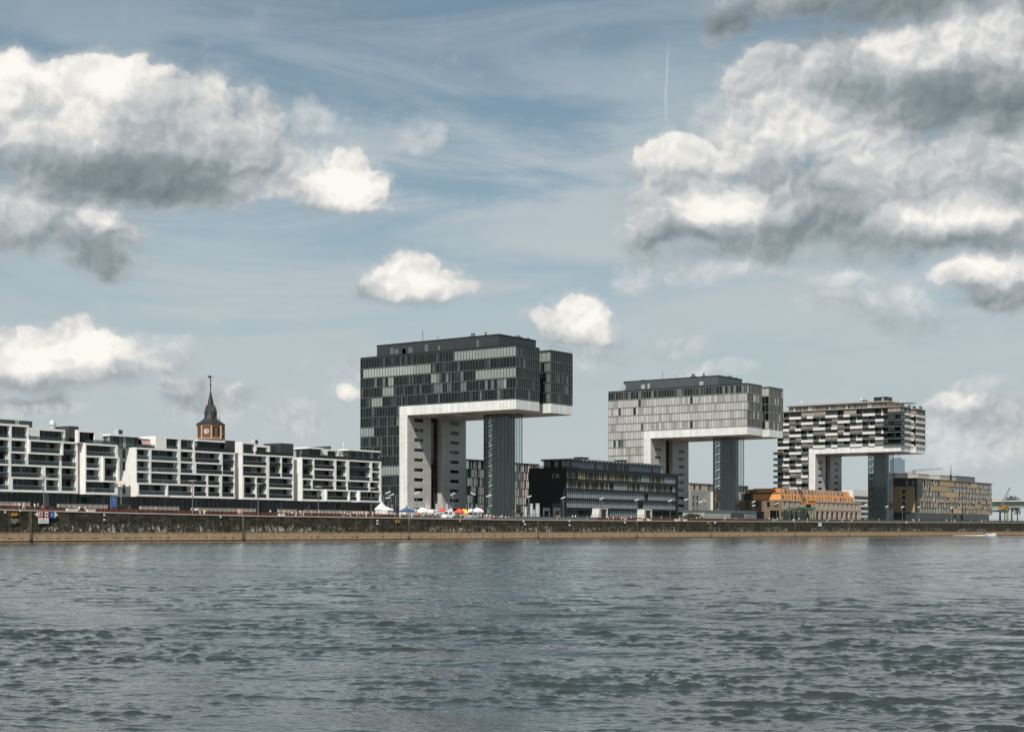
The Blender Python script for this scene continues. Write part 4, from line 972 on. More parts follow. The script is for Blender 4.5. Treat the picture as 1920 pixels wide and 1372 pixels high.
# ------------------------------------------------------------------ black office block with roof storey
OCH = mat('ochre_fin', (.44,.38,.22), .6, .2, .6); BLUEB = mat('blue_grey_blind', (.28,.32,.345), .5, .12, .5, stretch=(1,1,.1))
def office():
    Y = 316.0; a, b = X_at(1062, Y), X_at(1271.5, Y); rs = random.Random(21); g = zt(a)-.6; top = Z_at(1062, 876, Y)
    root = thing('office_block', 'black office block with blank black end wall, standing between the two glass towers', 'office building', ((a+b)/2, Y+8, g))
    mb = MB(); fz = .55
    bands = [g+.2+k*3.72 for k in range(6)]
    H = [(a+.35, b-2.0, bands[0], top-1.2)]
    holed(mb, a, b, g, top, H, lambda u, z, t: (u, Y+t, z), .6)
    mb.face([(a,Y+17,g),(a,Y,g),(a,Y,top),(a,Y+17,top)]); mb.face([(b,Y,g),(b,Y+17,g),(b,Y+17,top),(b,Y,top)]); mb.face([(a,Y,top),(b,Y,top),(b,Y+17,top),(a,Y+17,top)]); mb.face([(b,Y+17,g),(a,Y+17,g),(a,Y+17,top),(b,Y+17,top)])
    mb.build('black_cladding', panel_mat('black_panel', (.0075,.008,.0095), 2.4, 1.2, .02, 1.6, .6), root)
    x0, x1 = a+.35, b-2.0; n = 62; w = (x1-x0)/n; levels = 5; hh = (top-1.2-bands[0])/levels
    for lv in range(levels):
        z0 = bands[0]+lv*hh; mb = MB(); bl = []; lastb = None; fn = MB()
        for k in range(n):
            u = x0+k*w; f = k/n
            mb.face([(u,Y+.5,z0),(u+w,Y+.5,z0),(u+w,Y+.5,z0+hh),(u,Y+.5,z0+hh)], rs.choices((0,1,2),(5,3,1))[0])
            blind = False
            if lv in (1,2): blind = not (lv == 1 and .62 < f < .67) and not (lv == 2 and abs(f-.70) < .012)
            if lv == 0: blind = .36 < f < .72
            if lv == 3: blind = (.40 < f < .52) or (.64 < f < .69) or (f > .955)
            if lv == 4: blind = (.66 < f < .74) or (f > .88)
            if blind:
                if lastb != k-1: bl.append(MB())
                lastb = k; bl[-1].face([(u,Y+.3,z0+.75),(u+w,Y+.3,z0+.75),(u+w,Y+.3,z0+hh-.12),(u,Y+.3,z0+hh-.12)])
            elif lv >= 3 and rs.random() < .8:
                q = rs.uniform(.3,.85); fn.face([(u+.1,Y+.42,z0+.75),(u+.1+w*q,Y+.42,z0+.75),(u+.1+w*q,Y+.42,z0+hh-.15),(u+.1,Y+.42,z0+hh-.15)], rs.choices((0,1,2),(5,2,1.2))[0])
            elif lv == 0 and rs.random() < .35: fn.face([(u+.2,Y+.42,z0+.5),(u+.4,Y+.42,z0+.5),(u+.4,Y+.42,z0+hh-.2),(u+.2,Y+.42,z0+hh-.2)], 2)
        mb.build('glazing', GLASS, root)
        for q in bl: q.build('blind', BLUEB, root)
        if fn.f: fn.build('curtain_panel', [OCH, mat('pale_ochre_fin', (.58,.54,.40), .6, .1, 1), GLASS[3]], root)
        mb = MB(); mb.box(x0,x1,Y-.12,Y+.45,z0+hh-.22,z0+hh+.05); mb.box(x0,x1,Y-.10,Y-.06,z0+1.05,z0+1.12,1)
        for k in range(0, n+1): mb.box(x0+k*w-.025,x0+k*w+.025,Y+.10,Y+.28,z0+.06,z0+hh-.23)
        
        mb.build('walkway', [BLACK, ALU], root)
    # small emblem on the blank end wall: a round pale mark of two joined letters
    mb = MB(); c = Vector((a-.04, Y+4.6, top-3.0)); E = MB()
    def stroke(pts, w):
        for p, q in zip(pts[:-1], pts[1:]): E.bar(c+Vector((0,-p[0],p[1])), c+Vector((0,-q[0],q[1])), w, 0, .05)
    stroke([(-1.75,-.8),(-1.1,.75)],.34); stroke([(-1.1,.75),(.35,.75)],.34); stroke([(-1.3,.1),(.0,.1)],.3); stroke([(-1.75,-.75),(.1,-.75)],.34); stroke([(.1,-.75),(.75,.8)],.34); stroke([(.75,.8),(1.55,-.8)],.36); stroke([(.6,-.6),(1.5,-.6)],.3)
    E.build('emblem', WHITE, root)
    # roof storey
    ya = Y+4; xa, xb = X_at(1068, ya), X_at(1240, ya); zr = top+.01; zt2 = Z_at(1068, 859.5, ya)
    mb = MB(); mb.box(xa-.8,xb+.8,ya-1.0,ya+12.5,zt2-.7,zt2,0); mb.box(xa-.9,xb+.9,ya-1.1,ya-1.01,zt2-.12,zt2+.05,1)
    k = 0
    while xa+k*2.6 < xb: mb.box(xa+k*2.6-.1,xa+k*2.6+.1,ya-1.12,ya-1.0,zt2-.75,zt2-.1,1); k += 1
    mb.box(xa-.83,xa-.8,ya-1,ya+12.5,zt2-.15,zt2+.02,1)
    for q in range(6): mb.box(xa-.88,xa-.8,ya+q*2.3-.1,ya+q*2.3+.1,zt2-.75,zt2-.1,1)
    r = mb.build('roof_storey', [mat('roof_fascia', (.045,.055,.06), .5, .15, 1), STEEL], root)
    mb = MB(); n = 40; w = (xb-xa)/n
    for k in range(n):
        f = k/n; m = 4 if (.02 < f < .40 and rs.random() < .8) or (f > .62 and rs.random() < .7) else rs.choice((0,1,2,3))
        mb.face([(xa+k*w,ya,zr),(xa+(k+1)*w,ya,zr),(xa+(k+1)*w,ya,zt2-.7),(xa+k*w,ya,zt2-.7)], m); mb.box(xa+k*w-.04,xa+k*w+.04,ya-.08,ya-.004,zr,zt2-.7,5)
    for k in range(7):
        mb.face([(xa,ya+(k+1)*1.7,zr),(xa,ya+k*1.7,zr),(xa,ya+k*1.7,zt2-.7),(xa,ya+(k+1)*1.7,zt2-.7)], (6,6,0,6,0,4,4)[k]); mb.box(xa-.1,xa-.004,ya+k*1.7-.06,ya+k*1.7+.06,zr,zt2-.7,5)
    mb.build('window', GLASS+[BLUEB, BLACK, mat('bright_pane', (.40,.44,.42), .2, .2, .5)], r)
    for (p, wd) in ((1092,5.5),(1166,4.5)):
        mb = MB(); x = X_at(p, ya+4); mb.box(x-wd/2,x+wd/2,ya+3,ya+6,zt2,zt2+.95); mb.box(x-wd/2-.3,x+wd/2+.3,ya+2.7,ya+6.3,zt2+.95,zt2+1.15); mb.build('roof_hatch', mat('brown_metal', (.06,.045,.04), .6), root)
    mb = MB()
    for k in range(18): leaves(mb, (a+.6, Y+2+k*.85, top+.35), (.6,.7,.5), 40, .35, rs)
    for k in range(8): leaves(mb, (a+1+k*1.2, Y+1.0, top+.25), (.8,.5,.35), 24, .3, rs)
    mb.build('roof_hedge', LEAFM, root)
office()
# ------------------------------------------------------------------ buildings seen between and behind the towers
def fins_block(name, label, Y, p0, p1, ptop, cols, seed, storeys=7, fin=ALU, dp=20, glasses=None):
    rs = random.Random(seed); a, b = X_at(p0, Y), X_at(p1, Y); g = zt(a)-.5; top = Z_at((p0+p1)/2, ptop, Y)
    root = thing(name, label, 'office building', ((a+b)/2, Y+dp/2, g)); mb = MB()
    mb.box(a,b,Y+.1,Y+dp,g,top); mb.box(a-.4,b+.4,Y-.4,Y+dp,top,top+.55,1); mb.build('walls', [GLASS[1], BLACK], root)
    h = (top-g)/storeys; f1 = MB(); w = (b-a)/cols; gl = MB()
    for s in range(storeys):
        f1.box(a,b,Y-.12,Y+.08,g+s*h-.15,g+s*h+.15,1)
        off = rs.uniform(0,.6)
        for k in range(cols):
            u = a+(k+off*rs.random())*w
            if rs.random() < .8: f1.box(u,u+w*rs.uniform(.12,.34),Y-.35,Y+.06,g+s*h+.15,g+(s+1)*h-.15,rs.choice((0,0,2)))
    for s in range(storeys):
        for k in range(9): y = Y+dp*(k+rs.random()*.6)/9; f1.box(a-.3,a-.004,y,y+.4,g+s*h+.15,g+(s+1)*h-.15,rs.choice((0,0,2)))
        f1.box(a-.1,a-.004,Y+.1,Y+dp,g+s*h-.15,g+s*h+.15,1)
    f1.build('facade_fins', [fin, BLACK, MIDGREY], root)
    return root
fins_block('office_block', 'dark glass block with pale upright fins, seen behind the largest tower stair shaft', 396, 877, 948, 865, 26, 4)
fins_block('office_block', 'grey and pinkish finned office block squeezed beside the black office wall', 402, 966, 1010, 871, 13, 9, fin=mat('pinkish_fin', (.48,.42,.39), .5, .15, .5))
def plain_block(label, Y, p0, p1, ptop, wall, wins, seed, dp=18, topc=None, toph=3.4, name='town_house', cat='building'):
    rs = random.Random(seed); a, b = X_at(p0, Y), X_at(p1, Y); g = zt(a)-.5; top = Z_at(p0, ptop, Y); root = thing(name, label, cat, ((a+b)/2, Y+dp/2, g))
    zw = top-(toph if topc else 0); st = 3.3; n = int((zw-g-.4)/st); hol = []
    for s in range(n):
        for (q0, q1) in wins: hol.append((a+(b-a)*q0, a+(b-a)*q1, g+.9+s*st, g+.9+s*st+2.1))
    mb = MB(); holed(mb, a, b, g, zw, hol, lambda u, z, t: (u, Y+t, z), .35)
    mb.face([(a,Y+dp,g),(a,Y,g),(a,Y,zw),(a,Y+dp,zw)]); mb.face([(b,Y,g),(b,Y+dp,g),(b,Y+dp,zw),(b,Y,zw)]); mb.face([(a,Y,zw),(b,Y,zw),(b,Y+dp,zw),(a,Y+dp,zw)]); mb.face([(b,Y+dp,g),(a,Y+dp,g),(a,Y+dp,zw),(b,Y+dp,zw)])
    mb.build('walls', wall, root)
    for h in hol:
        mb = MB(); mb.face([(h[0],Y+.3,h[2]),(h[1],Y+.3,h[2]),(h[1],Y+.3,h[3]),(h[0],Y+.3,h[3])], rs.choice((0,0,1,2))); m = (h[0]+h[1])/2; mb.box(m-.05,m+.05,Y+.22,Y+.295,h[2],h[3],3); mb.build('window', GLASS[:3]+[BLACK], root)
    if topc:
        mb = MB(); mb.box(a+1,b-.3,Y+1.5,Y+dp-1,zw+.01,top,0); mb.box(a+.6,b,Y+1.1,Y+dp-.6,top,top+.3,0)
        k = a+2
        while k < b-3: mb.box(k,k+1.6,Y+1.42,Y+1.495,zw+.4,top-.5,1) if rs.random() < .5 else None; k += 3
        mb.build('roof_storey', [topc, GLASS[1]], root)
    return root
plain_block('grey house with slit windows and a beige roof storey, beside the middle tower leg', 378, 1296, 1362, 905.5, mat('grey_render', (.24,.245,.24), .8, .08, .3), [(.05,.10),(.15,.20),(.62,.69),(.80,.87)], 31, topc=mat('beige_panel', (.36,.31,.25), .7, .1, .5))
plain_block('cream house with dark balconies, seen behind the middle tower stair shaft', 372, 1352, 1408, 909, mat('cream_render', (.60,.57,.49), .8, .06, .4), [(.08,.2),(.26,.44),(.52,.62),(.7,.78),(.86,.95)], 32, topc=MIDGREY)
plain_block('white house with long dark window bands, beside the chequered tower leg', 385, 1600, 1634, 918, mat('offwhite_render', (.62,.61,.58), .7, .06, .4), [(.06,.94)], 33)
plain_block('grey house with arched roof frames, seen past the right end of the warehouse', 400, 1586, 1606, 917, mat('pale_grey_render', (.32,.335,.335), .8, .08, .4), [(.1,.45),(.55,.9)], 34)
# ------------------------------------------------------------------ old warehouse with orange roof storeys
def warehouse():
    Y = 311.0; rs = random.Random(41); a, b = X_at(1466, Y), X_at(1614.5, Y); g = zt(a)-.4
    z = lambda py, px=1466: Z_at(px, py, Y)
    ze, zo1, zo2 = z(936.5), z(925.5), z(914.5)
    STO = panel_mat('sandstone', (.46,.37,.295), .9, .42, .02, .75, .85, .1); ORA = mat('orange_panel', (.62,.27,.09), .55, .08, .5); OR2 = mat('brown_orange_panel', (.37,.22,.13), .6, .1, .6); SHST = panel_mat('shaded_sandstone', (.20,.155,.10), .9, .42, .02, .7, .85, .15)
    root = thing('warehouse', 'old sandstone warehouse with arcade and two orange roof storeys, below the chequered tower', 'warehouse', ((a+b)/2, Y+9, g))
    L = b-a; mb = MB(); hol = []
    nA = 15; zA = g+4.6
    for k in range(nA): u = a+2.2+(L-4)*k/nA; hol.append((u, u+(L-4)/nA*.62, g+.1, zA))
    n2 = 16; wins = []
    for k in range(n2):
        u = a+2.5+(L-4)*k/n2; h = (u, u+1.5, g+6.2, g+8.5); hol.append(h); wins.append(h)
    holed(mb, a, b, g, ze, hol, lambda u, q, t: (u, Y+t, q), .5)
    mb.face([(b,Y,g),(b,Y+20,g),(b,Y+20,ze),(b,Y,ze)]); mb.face([(a,Y,ze),(b,Y,ze),(b,Y+20,ze),(a,Y+20,ze)])
    mb.box(a-.3,b+.3,Y-.25,Y-.003,ze-.5,ze+.02,0); mb.box(a,b,Y-.15,Y-.003,g+5.2,g+5.5,0)
    mb.build('stone_front', STO, root)
    mb = MB()
    for k in range(nA): h = hol[k]; mb.face([(h[0],Y+.48,h[2]),(h[1],Y+.48,h[2]),(h[1],Y+.48,h[3]),(h[0],Y+.48,h[3])])
    mb.build('arcade_openings', GLASS[0], root)
    for h in wins:
        mb = MB(); mb.face([(h[0],Y+.4,h[2]),(h[1],Y+.4,h[2]),(h[1],Y+.4,h[3]),(h[0],Y+.4,h[3])]); m = (h[0]+h[1])/2; mb.box(m-.05,m+.05,Y+.3,Y+.39,h[2],h[3],1); mb.build('window', [GLASS[0], MIDGREY], root)
    # awning of green iron over the arcade
    mb = MB(); x0, x1 = X_at(1470, Y-2), X_at(1522, Y-2); mb.box(x0,x1,Y-3,Y-.3,g+4.9,g+5.1)
    for k in range(8): u = x0+(x1-x0)*k/7; mb.bar((u,Y-2.9,g),(u,Y-2.9,g+4.9),.2)
    mb.build('iron_canopy', mat('green_iron', (.05,.115,.085), .5, .2), root)
    # end wall: the middle tower's shade is put into its darker stone
    Pz = lambda u, q, t: (a+t, Y+u, q); Yw = 22.0; zl = z(931.5)
    hs = [(u, u+1.6, g+6.2, g+8.6) for u in (2.0,6.0,11.5,16.5)]
    arch = [(1.5,6,g+.1,g+4.6),(9,16,g+.1,g+4.2)]
    mb = MB(); holed(mb, 0, Yw, g, ze, hs+arch, Pz, .5); mb.build('end_wall', SHST, root)
    mb = MB()
    for h in hs+arch: mb.face([Pz(h[0],h[2],.45),Pz(h[1],h[2],.45),Pz(h[1],h[3],.45),Pz(h[0],h[3],.45)])
    mb.build('end_window', GLASS[0], root)
    mb = MB(); mb.box(a+1.5,a+14,Y+2.0,Y+Yw-.5,ze+.01,z(924.5),0); mb.box(a+1.1,a+14,Y+1.6,Y+Yw,z(924.5),z(923.6),0)
    r = mb.build('dark_roof_storey', BLACK, root); mb = MB()
    for k in range(8): y = Y+4.5+k*1.5; mb.face([(a+1.46,y+1.3,ze+.4),(a+1.46,y,ze+.4),(a+1.46,y,z(925.5)),(a+1.46,y+1.3,z(925.5))], rs.choice((0,1,0)))
    mb.build('window', [TEALG, GLASS[2]], r)
    mb = MB(); mb.box(a+2.5,a+20,Y+3.0,Y+Yw-2,z(923.5),zo2-.3); mb.build('orange_storey', ORA, root)
    mb = MB(); mb.box(a+2.4,a+2.48,Y+14,Y+17.5,z(923),zo2-1.0); mb.box(a+2.4,a+2.48,Y+4,Y+5.2,z(922),zo2-1.0); mb.build('end_window', GLASS[1], root)
    for nm, y, z0, z1, m, na, sl in (('lower_orange_storey', Y+.9, ze+.02, zo1, ORA, 24, .25), ('upper_orange_storey', Y+1.9, zo1+.02, zo2, OR2, 21, .7)):
        mb = MB(); x0, x1 = (a+.3, b-6.5) if 'lower' in nm else (a+2.2, b-9)
        mb.face([(x0,y,z0),(x1,y,z0),(x1-.6,y+sl,z1),(x0+.6,y+sl,z1)], 0)
        mb.face([(x1,y,z0),(x1,y+14,z0),(x1-.6,y+14,z1),(x1-.6,y+sl,z1)], 0); mb.face([(x0,y+14,z0),(x0,y,z0),(x0+.6,y+sl,z1),(x0+.6,y+14,z1)], 0); mb.face([(x0+.6,y+sl,z1),(x1-.6,y+sl,z1),(x1-.6,y+14,z1),(x0+.6,y+14,z1)], 0)
        if 'upper' in nm:
            for q in ((x0,x0+5),(x1-6.5,x1)): mb.face([(q[0]+.1,y-.03,z0+.05),(q[1]-.1,y-.03,z0+.05),(q[1]-.7,y+sl-.03,z1-.05),(q[0]+.7,y+sl-.03,z1-.05)], 1)
        mb.box(x0-.2,x1+.2,y-.35,y-.05,z0,z0+.25,2)
        s = mb.build(nm, [m, ORA, STO], root); mb = MB(); w = (x1-x0-2)/na
        for k in range(na):
            u = x0+1+w*(k+rs.uniform(.1,.4)); ww = rs.choice((.7,.7,1.3,1.6)); hh = rs.choice((.55,.8,.8)); t0, t1 = .15, .15+hh*.8
            f = lambda t: (y+sl*t-.05, z0+(z1-z0)*t)
            dx = .9*(t1-t0) if 'upper' in nm else 0
            mb.face([(u,f(t0)[0],f(t0)[1]),(u+ww,f(t0)[0],f(t0)[1]),(u+ww-dx,f(t1)[0],f(t1)[1]),(u-dx,f(t1)[0],f(t1)[1])])
        mb.build('window', GLASS[0], s)
warehouse()
# ------------------------------------------------------------------ ochre shuttered block at the right
def shutter_block():
    Y = 316.0; rs = random.Random(51); a, b = X_at(1718.5, Y), X_at(1860.5, Y); g = zt(a)-.5; top = Z_at(1718, 895.5, Y)
    root = thing('shutter_block', 'long block with ochre folding shutters and a dark corner, right of the chequered tower', 'apartment house', ((a+b)/2, Y+8, g))
    OC = [mat('ochre_shutter', (.33,.25,.145), .6, .12, .5, stretch=(1,1,.1)), mat('tan_shutter', (.40,.30,.185), .6, .1, .5, stretch=(1,1,.1)), mat('brown_shutter', (.20,.14,.085), .6, .15, .5)]
    zb = g+5.0; mb = MB(); mb.box(a,b,Y+.6,Y+17,zb,top-.4); mb.box(a-.3,b+.3,Y-.3,Y+17,top-.4,top,1); mb.box(a,b,Y+2,Y+16,g,zb,2); mb.box(a,b,Y-.2,Y+.59,zb-.35,zb,1)
    mb.box(a-.02,a+3.2,Y-.02,Y+.58,zb,top-.41,0)
    mb.build('walls', [BLACK, mat('bronze_edge', (.16,.13,.085), .5), GLASS[0]], root)
    ns = 6; h = (top-.5-zb)/ns; n = 50; x0 = a+3.3; w = (b-x0)/n; frame = MB()
    for s in range(ns):
        z0 = zb+s*h; k = 0
        frame.box(a+.1,b,Y-.12,Y+.3,z0-.12,z0+.12,0)
        while k < n:
            run = rs.choice((3,4,5,6,7)); f = k/n
            left = f < .04+.035*(ns-s)
            kind = 'glass' if left else rs.choices(('shut','open','shut2'), (5,5.5,1.2) if s < 4 else (3.5,6,.6))[0]
            if f > .62 and s < 5 and rs.random() < .65: kind = 'open'
            mb = MB()
            for j in range(k, min(n, k+run)):
                u = x0+j*w
                if kind.startswith('shut'): mb.box(u+.05,u+w-.05,Y-.06,Y+.05,z0+.14,z0+h-.14,0)
                else:
                    frame.box(u-.06,u+.06,Y-.05,Y+.2,z0+.12,z0+h-.12,1)
                    frame.face([(u,Y+.5,z0+.12),(u+w,Y+.5,z0+.12),(u+w,Y+.5,z0+h-.12),(u,Y+.5,z0+h-.12)], rs.choices((2,3,4),(6,2,1))[0])
                    if rs.random() < .75 and kind == 'open': frame.box(u+.05,u+w-.05,Y+.02,Y+.06,z0+.12,z0+1.0,rs.choice((5,5,6)))
                    if rs.random() < .16: frame.box(u+.1,u+w-.1,Y-.04,Y+.01,z0+.14,z0+h-.14,7)
            if mb.f: mb.build('folding_shutter', OC[2] if kind == 'shut2' else OC[rs.choice((0,0,1))], root)
            k += run
    frame.build('gallery', [mat('bronze_rail', (.20,.17,.12), .5), mat('pale_post', (.42,.40,.36), .5), GLASS[0], GLASS[1], GLASS[2], mat('gallery_panel', (.34,.32,.28), .6), CAR, OC[0]], root)
    # slanting white edge where the shutters meet the glazed corner
    mb = MB()
    for s in range(ns):
        z0 = zb+s*h; u = x0+(.04+.035*(ns-s))*(b-x0); mb.bar((u+1.2*(s % 2),Y-.2,z0),(u+1.2*((s+1) % 2),Y-.2,z0+h),.22)
    mb.build('slanting_edge', STEEL, root)
    # dark end wall with an ochre field
    Pz = lambda u, q, t: (a-.05+t, Y+u, q)
    hs = [(6.5,8.0,zb+.8+k*3.3,zb+2.6+k*3.3) for k in range(4)]+[(1.2,2.6,top-4,top-1.4),(4.5,6,top-4,top-1.4)]+[(1.2,2.4,top-6.6,top-5.4),(4.5,7,top-6.6,top-5.4),(9,10.5,top-6.6,top-5.4)]
    mb = MB(); holed(mb, .6, 17, g, top-.41, hs, Pz, .03); mb.build('end_wall', DARKGREY, root)
    mb = MB(); mb.box(a-.16,a-.06,Y+2.0,Y+14.5,zb+.2,zb+.2+14.2,0); mb.build('ochre_field', mat('ochre_render', (.27,.215,.125), .8, .1, .5), root)
    mb = MB()
    for k, h0 in enumerate(hs): mb.face([(a-.2,Y+h0[1],h0[2]),(a-.2,Y+h0[0],h0[2]),(a-.2,Y+h0[0],h0[3]),(a-.2,Y+h0[1],h0[3])], 0 if k < 4 else 1)
    mb.box(a-.24,a-.17,Y+.9,Y+1.9,zb,zb+14.4,2); mb.build('end_window', [GLASS[0], mat('grey_pane', (.17,.19,.19), .2), OC[0]], root)
    for (p0, p1, py, m) in ((1679,1702,887.5,CONC),(1722,1742,889,CONC),(1762,1792,892,CONC),(1794,1828,893.5,MIDGREY)):
        x0, x1 = X_at(p0, Y+6), X_at(p1, Y+6); mb = MB(); mb.box(x0,x1,Y+6,Y+13,top,Z_at((p0+p1)/2, py, Y+6)); mb.box(x0-.2,x1+.2,Y+5.8,Y+13.2,Z_at((p0+p1)/2, py, Y+6),Z_at((p0+p1)/2, py, Y+6)+.15); mb.build('roof_housing', m, root)
    mb = MB(); x = X_at(1783, Y+5); mb.bar((x,Y+5,top),(x,Y+5,top+9),.25); mb.bar((x-1.2,Y+5,top+6.5),(x+1.2,Y+5,top+6.5),.15); mb.box(x-.4,x+.4,Y+4.6,Y+5.4,top,top+4); mb.build('antenna', BLACK, root)
shutter_block()
# ------------------------------------------------------------------ far things: bridge, high-rise, building crane, trees
def bridge():
    X = 1012.0; z = HC+(YH-938)/FPX*1015
    root = thing('river_bridge', 'pale green steel girder bridge leaving the bank at the right edge', 'bridge', (X, 380, zt(X)))
    mb = MB(); mb.box(X,X+27,-120,470,z-4.6,z-.75); mb.box(X-.1,X,-120,470,z-4.7,z-4.3)
    for k in range(60): mb.box(X-.12,X-.01,470-k*9.9-.1,470-k*9.9+.1,z-4.3,z-.8)
    mb.build('girder', mat('pale_green_steel', (.23,.29,.26), .6, .08, .2), root)
    mb = MB(); mb.box(X-2.2,X+29,-120,470,z-.7,z-.1); mb.build('deck', mat('pale_deck', (.55,.57,.54), .6, .05), root)
    mb = MB()
    for k in range(120): y = -118+k*4.9; mb.bar((X-2,y,z-.1),(X-2,y,z+1.0),.1)
    mb.bar((X-2,-120,z+1.0),(X-2,470,z+1.0),.1); mb.build('parapet_railing', ALU, root)
    for y in (300.0, 392.0):
        mb = MB()
        for x in (X+1.5, X+12, X+22): mb.box(x,x+3,y,y+5,-1,z-4.6)
        mb.build('pier', mat('dark_pier', (.05,.055,.055), .8), root)
    for (y, h) in ((335,9),(352,7)):
        mb = MB(); mb.bar((X-2,y,z),(X-2,y,z+h),.16); mb.bar((X-2,y,z+h),(X-3.5,y,z+h+.2),.12); mb.build('lamp_post', STEEL, root)
bridge()
def far_tower():
    d = 2500; px = 1685.5; r = (px-960)/FPX; X, Y = d*(CA+r*SA), d*(SA-r*CA); s = d/FPX
    root = thing('high_rise', 'distant haze-tinted blue grey glass high-rise with a mast, beside the chequered tower stair shaft', 'high-rise', (X, Y, 5))
    F, RR = Vector((CA,SA,0)), Vector((SA,-CA,0)); w = 11*s; top = HC+(YH-861)*s
    def pr(x0, x1, y0, y1): return [(X+RR.x*x+F.x*y, Y+RR.y*x+F.y*y) for x, y in ((x0,y0),(x1,y0),(x1,y1),(x0,y1))]
    HT = mat('haze_tinted_glass', (.15,.20,.25), .3, .08, .1); mb = MB(); mb.prism(pr(-w,w,0,2*w)[::1], 5, top); mb.prism(pr(-w*.75,w*.6,w*.3,w*1.6), top, top+3.5*s); mb.build('glass_walls', HT, root)  # distance haze is put into the tower's blue colours
    mb = MB()
    for k in range(26): z = top-2-k*4.2; mb.prism(pr(-w-.15,w+.15,-.3,-.01), z, z+1.2)
    mb.build('floor_lines', mat('haze_tinted_frame', (.11,.145,.18), .5, .05), root)
    mb = MB(); mb.bar((X,Y,top),(X,Y,top+11*s),1.2); mb.build('mast', mat('haze_tinted_mast', (.2,.23,.26), .5), root)
far_tower()
def site_crane():
    d = 1150; r = (1713-960)/FPX; X, Y = d*(CA+r*SA), d*(SA-r*CA); s = d/FPX; P = lambda px, py: Vector((X+SA*(px-1713)*s, Y-CA*(px-1713)*s, HC+(YH-py)*s))
    root = thing('building_crane', 'thin grey and red building crane jib reaching over the shuttered block roof', 'crane', (X, Y, 6))
    mb = MB(); a, b = P(1713,884.5), P(1767,878.8); w = 1.1; u = (b-a)
    for o in (Vector((0,0,0)), Vector((0,0,1.5)), Vector((.9,.6,.7))): mb.bar(a+o, b+o*.5, .18)
    for k in range(24): p, q = a+u*(k/24), a+u*((k+1)/24); f = 1-k/48; mb.bar(p, q+Vector((0,0,1.5*f)), .1); mb.bar(p+Vector((0,0,1.5*f)), q, .1)
    mb.build('jib', mat('grey_steel', (.22,.22,.21), .5), root)
    mb = MB(); a2 = P(1697,886); mb.bar(P(1713,884.5), a2, .5); mb.box(a2.x-1.5,a2.x+1.5,a2.y-1,a2.y+1,a2.z-2.2,a2.z); mb.bar(P(1713,881), P(1738,880.5), .12); mb.build('counter_jib', mat('red_brown_steel', (.16,.06,.045), .6), root)
    mb = MB(); c = P(1713,884.5)
    for (x, y) in ((-.8,-.8),(.8,-.8),(.8,.8),(-.8,.8)): mb.bar((c.x+x,c.y+y,6),(c.x+x,c.y+y,c.z),.2)
    for k in range(16): z = 6+k*(c.z-6)/16; mb.bar((c.x-.8,c.y-.8,z),(c.x+.8,c.y-.8,z+(c.z-6)/16),.12); mb.bar((c.x-.8,c.y+.8,z),(c.x-.8,c.y-.8,z+(c.z-6)/16),.12)
    mb.box(c.x-1,c.x+1,c.y-1,c.y+1,c.z-1.8,c.z+1.4); mb.build('mast', mat('grey_steel', (.22,.22,.21), .5), root)
site_crane()
def tree(label, px, Y, top_py, w, group, seed, name='tree'):
    rs = random.Random(seed); x = X_at(px, Y); g = zt(x)-.2; H = Z_at(px, top_py, Y)-g
    root = thing(name, label, 'tree' if name == 'tree' else 'shrub', (x, Y, g), group)
    mb = MB(); hb = H*.35 if name == 'tree' else H*.1
    mb.lathe((x,Y,g), [(w*.06+.05,0),(w*.045+.03,hb),(w*.02+.02,H*.8)], 7)
    for k in range(5): a = rs.uniform(0,6.28); mb.bar((x,Y,g+hb+rs.uniform(0,.2)*H),(x+w*.35*math.cos(a),Y+w*.35*math.sin(a),g+H*rs.uniform(.55,.85)),.05+w*.02)
    mb.build('trunk', mat('bark', (.07,.055,.04), .9), root)
    mb = MB()
    for k in range(9): leaves(mb, (x+rs.uniform(-.32,.32)*w, Y+rs.uniform(-.32,.32)*w, g+hb+(H-hb)*rs.uniform(.2,.78)), (w*.27,w*.27,(H-hb)*.24), 75, max(.3, w*.11), rs)
    mb.build('crown', LEAFM if seed % 2 else mat('dark_leaf', (.028,.042,.018), .7, .4, .8), root)
for i, (px, Y, py, w, l) in enumerate(((1897,410,928,13,'round dark tree rising beyond the bridge deck'),(1884,425,932,10,'smaller tree just left of the round dark tree beyond the bridge'),(1908,440,933,11,'low tree between the round dark tree and the photo edge'))):
    tree(l, px, Y, py, w, 'trees beyond the bridge', 60+i)
for i, (px, py, w, l) in enumerate(((1292,962,4.5,'leafy olive shrub at the corner of the black office'),(1301,961,5,'olive shrub second from the black office, in a row of four'),(1312,962.5,5,'olive shrub third from the black office, in a row of four'),(1323,963.5,4,'olive shrub nearest the pale pavilion, last of its row'))):
    tree(l, px, 303, py, w, 'shrubs beside the black office', 71+2*i, 'shrub')
tree('thin green shrub in the white houses side passage', 229, 301, 944, 3.0, None, 85, 'shrub')
